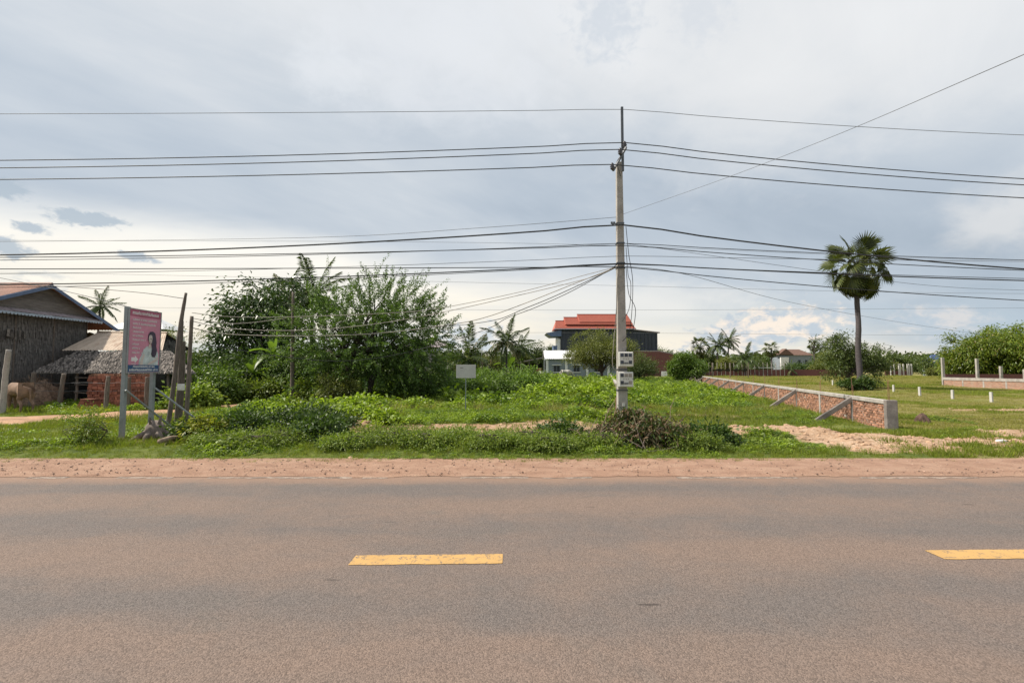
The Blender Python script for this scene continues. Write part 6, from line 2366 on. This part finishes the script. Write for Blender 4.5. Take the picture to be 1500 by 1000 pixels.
for px, D, w, h, dark in VS:
    h *= 1.0 if dark else 0.78
    tree('verge_shrub', 'dark glossy green shrub growing in the roadside verge' if dark else 'pale feathery green shrub growing in the roadside verge', 'shrub', tr_at(px, D),
         [(0, 0, h * 0.5, w, w * 0.6, h * 0.5), (w * 0.5, 0.15, h * 0.35, w * 0.6, w * 0.5, h * 0.4), (-w * 0.6, 0.1, h * 0.3, w * 0.5, w * 0.5, h * 0.35), (w * 0.9, -0.05, h * 0.2, w * 0.5, w * 0.4, h * 0.25)],
         L_DARK if dark else L_HERB2, 80 if dark else 120, 42, 0.19 if dark else 0.15, 0.085 if dark else 0.055, 0.048 if dark else 0.022, GV, trunk_r=0.014, trunks=2, limbs=20, droop=0.1, up=0.25 if dark else 0.4)
tree('yellow_shrub', 'yellow-green leafy plant beside the weathered logs', 'shrub', tr_at(304, 10.6), [(0, 0, 0.32, 0.45, 0.3, 0.3)], L_YEL, 34, 26, 0.14, 0.09, 0.045, trunk_r=0.012, trunks=3)
tree('dry_weed', 'thin brownish weed bush standing left of the signboard', 'shrub', tr_at(128, 9.9), [(0, 0, 0.38, 0.36, 0.25, 0.36), (0.2, 0, 0.25, 0.3, 0.25, 0.25)], L_HERB2, 60, 22, 0.12, 0.06, 0.025, trunk_r=0.007, trunks=4, limbs=14)
tree('yellow_shrub', 'sparse yellow-green weed growing by the dry weed bush', 'shrub', tr_at(140, 10.1), [(0, 0, 0.4, 0.3, 0.25, 0.3)], L_YEL, 26, 14, 0.12, 0.07, 0.03, trunk_r=0.010, trunks=3)


# ------------------------------------------------------------------ ground cover (instanced tufts, uncountable)
def tuft(name, n, rad, hmin, hmax, w, mat, spread=0.5):
    a = rng.random(n) * 6.283
    r_ = rad * np.sqrt(rng.random(n))
    pos = np.stack([r_ * np.cos(a), r_ * np.sin(a), -0.02 + 0 * a], 1)
    d = np.stack([np.cos(a) * spread * r_ / rad, np.sin(a) * spread * r_ / rad, np.ones(n)], 1) + rng.normal(size=(n, 3)) * 0.28
    d[:, 2] = np.abs(d[:, 2]) + 0.2
    q = leaves(pos, d, rnd_dirs(n), hmin + (hmax - hmin) * rng.random(n), w * (0.7 + 0.6 * rng.random(n)), 0.12, 0.35)
    me = quads_mesh(name, q)
    me.materials.append(mat)
    return me


def herb(name, n, rad, h, L, W, mat):
    a = rng.random(n) * 6.283
    r_ = rad * np.sqrt(rng.random(n))
    z = h * (0.15 + 0.85 * rng.random(n) ** 0.7) * (1 - 0.55 * (r_ / rad) ** 2)
    pos = np.stack([r_ * np.cos(a), r_ * np.sin(a), z], 1)
    d = np.stack([np.cos(a), np.sin(a), 0.35 + 0 * a], 1) + rng.normal(size=(n, 3)) * 0.6
    nr = rnd_dirs(n, 1.3)
    q = leaves(pos, d, nr, L * (0.6 + 0.8 * rng.random(n)), W * (0.7 + 0.6 * rng.random(n)), 0.15)
    st = 9
    a2 = rng.random(st) * 6.283
    b = np.stack([np.cos(a2) * rad * 0.2, np.sin(a2) * rad * 0.2, 0 * a2 - 0.03], 1)
    dd = np.stack([np.cos(a2) * 0.5, np.sin(a2) * 0.5, 1 + 0 * a2], 1)
    q2 = leaves(b, dd, rnd_dirs(st), np.full(st, h * 0.9), np.full(st, 0.012), 0)
    me = quads_mesh(name, np.concatenate([q, q2]))
    me.materials.append(mat)
    return me


def scatter(name, label, cat, pts, scale, protos, which):
    """points carry turn, size and kind; geometry nodes put a tuft on each"""
    n = len(pts)
    me = bpy.data.meshes.new(name)
    me.vertices.add(n)
    me.vertices.foreach_set('co', np.asarray(pts, np.float32).reshape(-1))
    for nm, ty, val in (('turn', 'FLOAT', rng.random(n) * 6.283), ('size', 'FLOAT', scale), ('sort', 'INT', which)):
        at = me.attributes.new(nm, ty, 'POINT')
        at.data.foreach_set('value', np.asarray(val, np.float32 if ty == 'FLOAT' else np.int32))
    me.update()
    o = link(name, me)
    ng = bpy.data.node_groups.new(name + '_scatter', 'GeometryNodeTree')
    ng.interface.new_socket('Geometry', in_out='INPUT', socket_type='NodeSocketGeometry')
    ng.interface.new_socket('Geometry', in_out='OUTPUT', socket_type='NodeSocketGeometry')
    N, Lk = ng.nodes, ng.links
    gi, go = N.new('NodeGroupInput'), N.new('NodeGroupOutput')
    jn = N.new('GeometryNodeJoinGeometry')

    def attr(nm, ty):
        a = N.new('GeometryNodeInputNamedAttribute')
        a.data_type = ty
        a.inputs['Name'].default_value = nm
        return a.outputs['Attribute']
    turn, size, sort = attr('turn', 'FLOAT'), attr('size', 'FLOAT'), attr('sort', 'INT')
    cx = N.new('ShaderNodeCombineXYZ')
    Lk.new(turn, cx.inputs[2])
    for i, pm in enumerate(protos):
        po = bpy.data.objects.new(name + '_tuft', pm)      # never linked to the scene: only a source
        oi = N.new('GeometryNodeObjectInfo')
        oi.inputs['Object'].default_value = po
        oi.inputs['As Instance'].default_value = True
        cp = N.new('FunctionNodeCompare')
        cp.data_type = 'INT'
        cp.operation = 'EQUAL'
        Lk.new(sort, cp.inputs[2])
        cp.inputs[3].default_value = i
        ip = N.new('GeometryNodeInstanceOnPoints')
        Lk.new(gi.outputs[0], ip.inputs['Points'])
        Lk.new(cp.outputs[0], ip.inputs['Selection'])
        Lk.new(oi.outputs['Geometry'], ip.inputs['Instance'])
        Lk.new(cx.outputs[0], ip.inputs['Rotation'])
        Lk.new(size, ip.inputs['Scale'])
        Lk.new(ip.outputs[0], jn.inputs[0])
    Lk.new(jn.outputs[0], go.inputs[0])
    md = o.modifiers.new('scatter', 'NODES')
    md.node_group = ng
    tag(o, label, cat, kind='stuff')
    return o


def sample(n, y0, y1, xl=-1.3, xr=1.3):
    """points thinning out with distance"""
    y = np.exp(rng.uniform(math.log(y0), math.log(y1), n))
    x = y * rng.uniform(xl, xr, n)
    return x, y


def on_ground(x, y):
    return np.stack([x, y, np.where(y < VERGE + 0.25, np.maximum(gz(x, y), 0.005), gz(x, y) - 0.01)], 1)


def in_yard(x, y):
    """inside buildings or walls: keep clear"""
    k = (x < -13.8) & (y > 22.2) & (y < 29)
    k |= (np.abs(x - wall_x(y)) < 0.16) & (y > 12.8)
    k |= (np.abs(x - PX) < 0.2) & (np.abs(y - PY) < 0.2)
    return k


def cover():
    # lush herbs of the central field
    H = [herb('herb', 46, 0.26, h, 0.12, 0.065, m) for h, m in ((0.34, L_HERB), (0.42, L_HERB), (0.28, L_HERB2), (0.36, L_BUSH))]
    x, y = sample(40000, 11.5, 75, -0.95, 0.62)
    b = bare(x, y)
    n1, n2 = fbm(x, y, 3.0), fbm(x + 30, y, 9.0)
    left_of = x < wall_x(y) - 0.25
    ridge = (x > -5.2) & (x < 3.0)
    lush = np.where(ridge, sst(y + 3.0 * (n1 - 0.5), 12.9, 13.9) + 0.25 * (n1 > 0.62), sst(y, 13.2, 15.0) + 0.6 * (n1 > 0.52))
    right_thin = np.where(x > PX + 0.3 + 0.2 * (y - 16), 0.55 * sst(y, 14.5, 22) + 0.35 * (n1 > 0.5) * sst(y, 15, 18), 1.0)
    pth = path_dist(x, y)
    ok = left_of & (rng.random(len(x)) < (1 - b * 1.15) * np.minimum(1, lush) * right_thin) & (pth > 1.1) & ~in_yard(x, y)
    ok &= ~((x < -12) & (y > 19.5) & (y < 21.5) & (rng.random(len(x)) < 0.5))
    x, y, n1 = x[ok], y[ok], n1[ok]
    n2 = n2[ok]
    sc = (0.35 + 0.65 * n1 + 0.55 * n2) * (0.75 + 0.5 * rng.random(len(x))) * np.where(y > 35, 1.0 + (y - 35) / 60, 1)
    sc *= np.where(x > 4.3 + 0.2 * (y - 16), 0.62, 1.0)
    sc *= 0.45 + 0.55 * sst(wall_x(y) - x, 0.3, 2.5)
    cl = fbm(x - 20, y + 33, 1.6, 3)
    sc *= (0.52 + 0.42 * sst(y, 13.0, 30.0)) * (0.55 + 1.25 * sst(cl, 0.40, 0.72)) * np.where(rng.random(len(x)) < 0.04, 1.45, 1.0)
    sc *= np.where((x < -6.5) & (y < 17.0), 0.42, 1.0)
    sc *= np.where((x < -10) & (y < 23), 0.6, 1.0)
    which = np.where(0.5 * n2 + 0.5 * fbm(x, y + 60, 1.3) + 0.2 * (rng.random(len(x)) - 0.5) > 0.50, rng.integers(0, 2, len(x)), np.where(rng.random(len(x)) < 0.5, 3, rng.integers(0, 4, len(x))))
    scatter('field_weeds', 'lush bright green leafy weeds covering the empty field', 'weeds', on_ground(x, y), sc, H, which)
    # weeds of the verge strip, ridge and left yard
    V = [herb('verge_weed', 34, 0.15, h, 0.075, 0.042, m) for h, m in ((0.16, L_HERB2), (0.22, L_HERB2), (0.13, L_BUSH), (0.20, L_HERB))]
    x, y = sample(15000, VERGE + 0.1, 17, -1.25, 0.95)
    b = bare(x, y)
    n1 = fbm(x, y + 40, 1.8)
    ok = (rng.random(len(x)) < np.where(x < 3, 1 - b * 0.88, 1 - b * 1.1)) & (path_dist(x, y) > 1.05) & ~in_yard(x, y)
    ok &= (n1 > 0.44) | (y < VERGE + 0.35)
    ok &= ~((x > 9.0) & (y < 14) & (rng.random(len(x)) < 0.75))
    ok &= ~((y > 10.6) & (x > -5) & (n1 < 0.47))
    x, y, n1 = x[ok], y[ok], n1[ok]
    sc = (0.35 + 1.9 * (np.maximum(n1, 0.40) - 0.38)) * (0.7 + 0.7 * rng.random(len(x))) * np.where(x > 4, 0.75, 1.0) * np.where((x > -5.5) & (x < 3.2), 0.72, 1.0) * (0.35 + 0.65 * sst(y, VERGE + 0.3, VERGE + 1.1)) * np.where(x < -7, 0.7, 1.0)
    scatter('verge_weeds', 'low creeping weeds along the grassy roadside verge', 'weeds', on_ground(x, y), sc, V, rng.integers(0, 4, len(x)))
    # grass
    G = [tuft('grass_tuft', 34, 0.13, 0.06, 0.20, 0.010, L_GRASS), tuft('grass_tuft', 28, 0.10, 0.10, 0.30, 0.011, L_GRASS), tuft('grass_tuft', 40, 0.16, 0.04, 0.12, 0.010, L_GRASS)]
    x, y = sample(36000, VERGE - 0.22, 40, -1.3, 1.3)
    keep = y > VERGE - 0.02 + 0.5 * (vnoise(x, 0 * x + 2, 0.8) - 0.62)
    x, y = x[keep], y[keep]
    b = bare(x, y)
    n1 = fbm(x, y + 90, 1.2)
    ok = (rng.random(len(x)) < np.where(x < 3, 1 - b * 0.72, 1 - b * 1.0)) & (path_dist(x, y) > 1.0) & ~in_yard(x, y)
    ok &= (x < wall_x(y) + 0.6) | ((y < 12.5) & (x < 11))
    ok &= ~((x > 5.0) & (y > 10.0) & (y < 14) & (n1 < 0.56))
    x, y, n1 = x[ok], y[ok], n1[ok]
    sc = (0.45 + 0.9 * n1) * (0.7 + 0.5 * rng.random(len(x))) * (0.32 + 0.50 * sst(y, VERGE, VERGE + 1.3)) * np.where(y > 18, 1.4, 1.0)
    scatter('verge_grass', 'green grass growing on the verge and between the weeds', 'grass', on_ground(x, y), sc, G, rng.integers(0, 3, len(x)))
    T = [tuft('rough_tuft', 26, 0.12, 0.25, 0.60, 0.012, L_DRYG, 0.9), tuft('rough_tuft', 30, 0.16, 0.20, 0.45, 0.014, L_GRASS, 0.9), tuft('rough_tuft', 16, 0.10, 0.3, 0.62, 0.010, L_WILT, 0.9)]
    x, y = sample(9000, 10.0, 60, -0.95, 0.62)
    b = bare(x, y)
    n1 = fbm(x - 70, y, 2.2)
    ok = (x < wall_x(y) - 0.3) & (n1 > 0.53) & (rng.random(len(x)) < 1 - 0.8 * b) & (path_dist(x, y) > 1.1) & ~in_yard(x, y)
    ok &= (y > 13.5) | (rng.random(len(x)) < 0.35)
    x, y = x[ok], y[ok]
    sc = (0.55 + 0.6 * rng.random(len(x))) * np.where(y < 14, 0.55, 1.0) * np.where(x > 4.3 + 0.2 * (y - 16), 0.7, 1.0)
    scatter('rough_grass', 'taller rough grass and dry stalks standing among the field weeds', 'grass', on_ground(x, y), sc, T, rng.choice(3, len(x), p=[0.35, 0.45, 0.2]))
    # meadow right of the brick wall and far pasture
    D_ = [tuft('meadow_tuft', 44, 0.20, 0.03, 0.10, 0.010, L_DRYG), tuft('meadow_tuft', 36, 0.18, 0.04, 0.15, 0.010, L_GRASS), tuft('meadow_tuft', 44, 0.22, 0.02, 0.08, 0.010, L_DRYG)]
    x, y = sample(40000, 9.2, 110, 0.2, 1.35)
    b = bare(x, y)
    n1 = fbm(x, y + 20, 5.0)
    ok = ((x > wall_x(y) + 0.2) | (y < 13)) & (x > 8) & (rng.random(len(x)) < (1 - b * 1.05)) & ~in_yard(x, y)
    ok &= ~((x > 40) & (y < 46))
    x, y, n1 = x[ok], y[ok], n1[ok]
    sc = (0.6 + 0.7 * n1) * (0.7 + 0.6 * rng.random(len(x))) * (1 + np.maximum(0, y - 22) / 30)
    scatter('meadow_grass', 'short yellowish grass of the meadow right of the brick wall', 'grass', on_ground(x, y), sc, D_, np.where(n1 > 0.66, 1, np.where(rng.random(len(x)) < 0.5, 0, 2)))
    # lumps of earth on the bare patches
    x, y = sample(26000, VERGE + 0.1, 20, -0.9, 1.3)
    b = bare(x, y)
    ok = (b > 0.55) & (path_dist(x, y) > 1.0) & ~in_yard(x, y)
    x, y = x[ok], y[ok]
    me = []
    for k in range(3):
        m = MB()
        v = [Vector(p) for p in ((1, 0, 0), (0, 1, 0), (-1, 0, 0), (0, -1, 0), (0, 0, 0.7), (0.6, 0.6, 0.4), (-0.6, 0.5, 0.45), (-0.5, -0.6, 0.4), (0.55, -0.5, 0.45))]
        v = [p * random.uniform(0.7, 1.25) for p in v]
        m.add(v, [(0, 5, 8), (0, 1, 5), (1, 6, 5), (1, 2, 6), (2, 7, 6), (2, 3, 7), (3, 8, 7), (3, 0, 8), (4, 5, 6), (4, 6, 7), (4, 7, 8), (4, 8, 5)])
        mm = m.mesh('earth_clod')
        mm.materials.append(M_CLOD)
        me.append(mm)
    scatter('earth_clods', 'crumbly clods of sandy earth on the bare patches', 'earth', on_ground(x, y), 0.012 + 0.065 * rng.random(len(x)) ** 5, me, rng.integers(0, 3, len(x)))


M_CLOD = plain('earth_clod', (0.36, 0.235, 0.15), 0.95, 0.2, 8, 0.4, rnd=0.3)
cover()
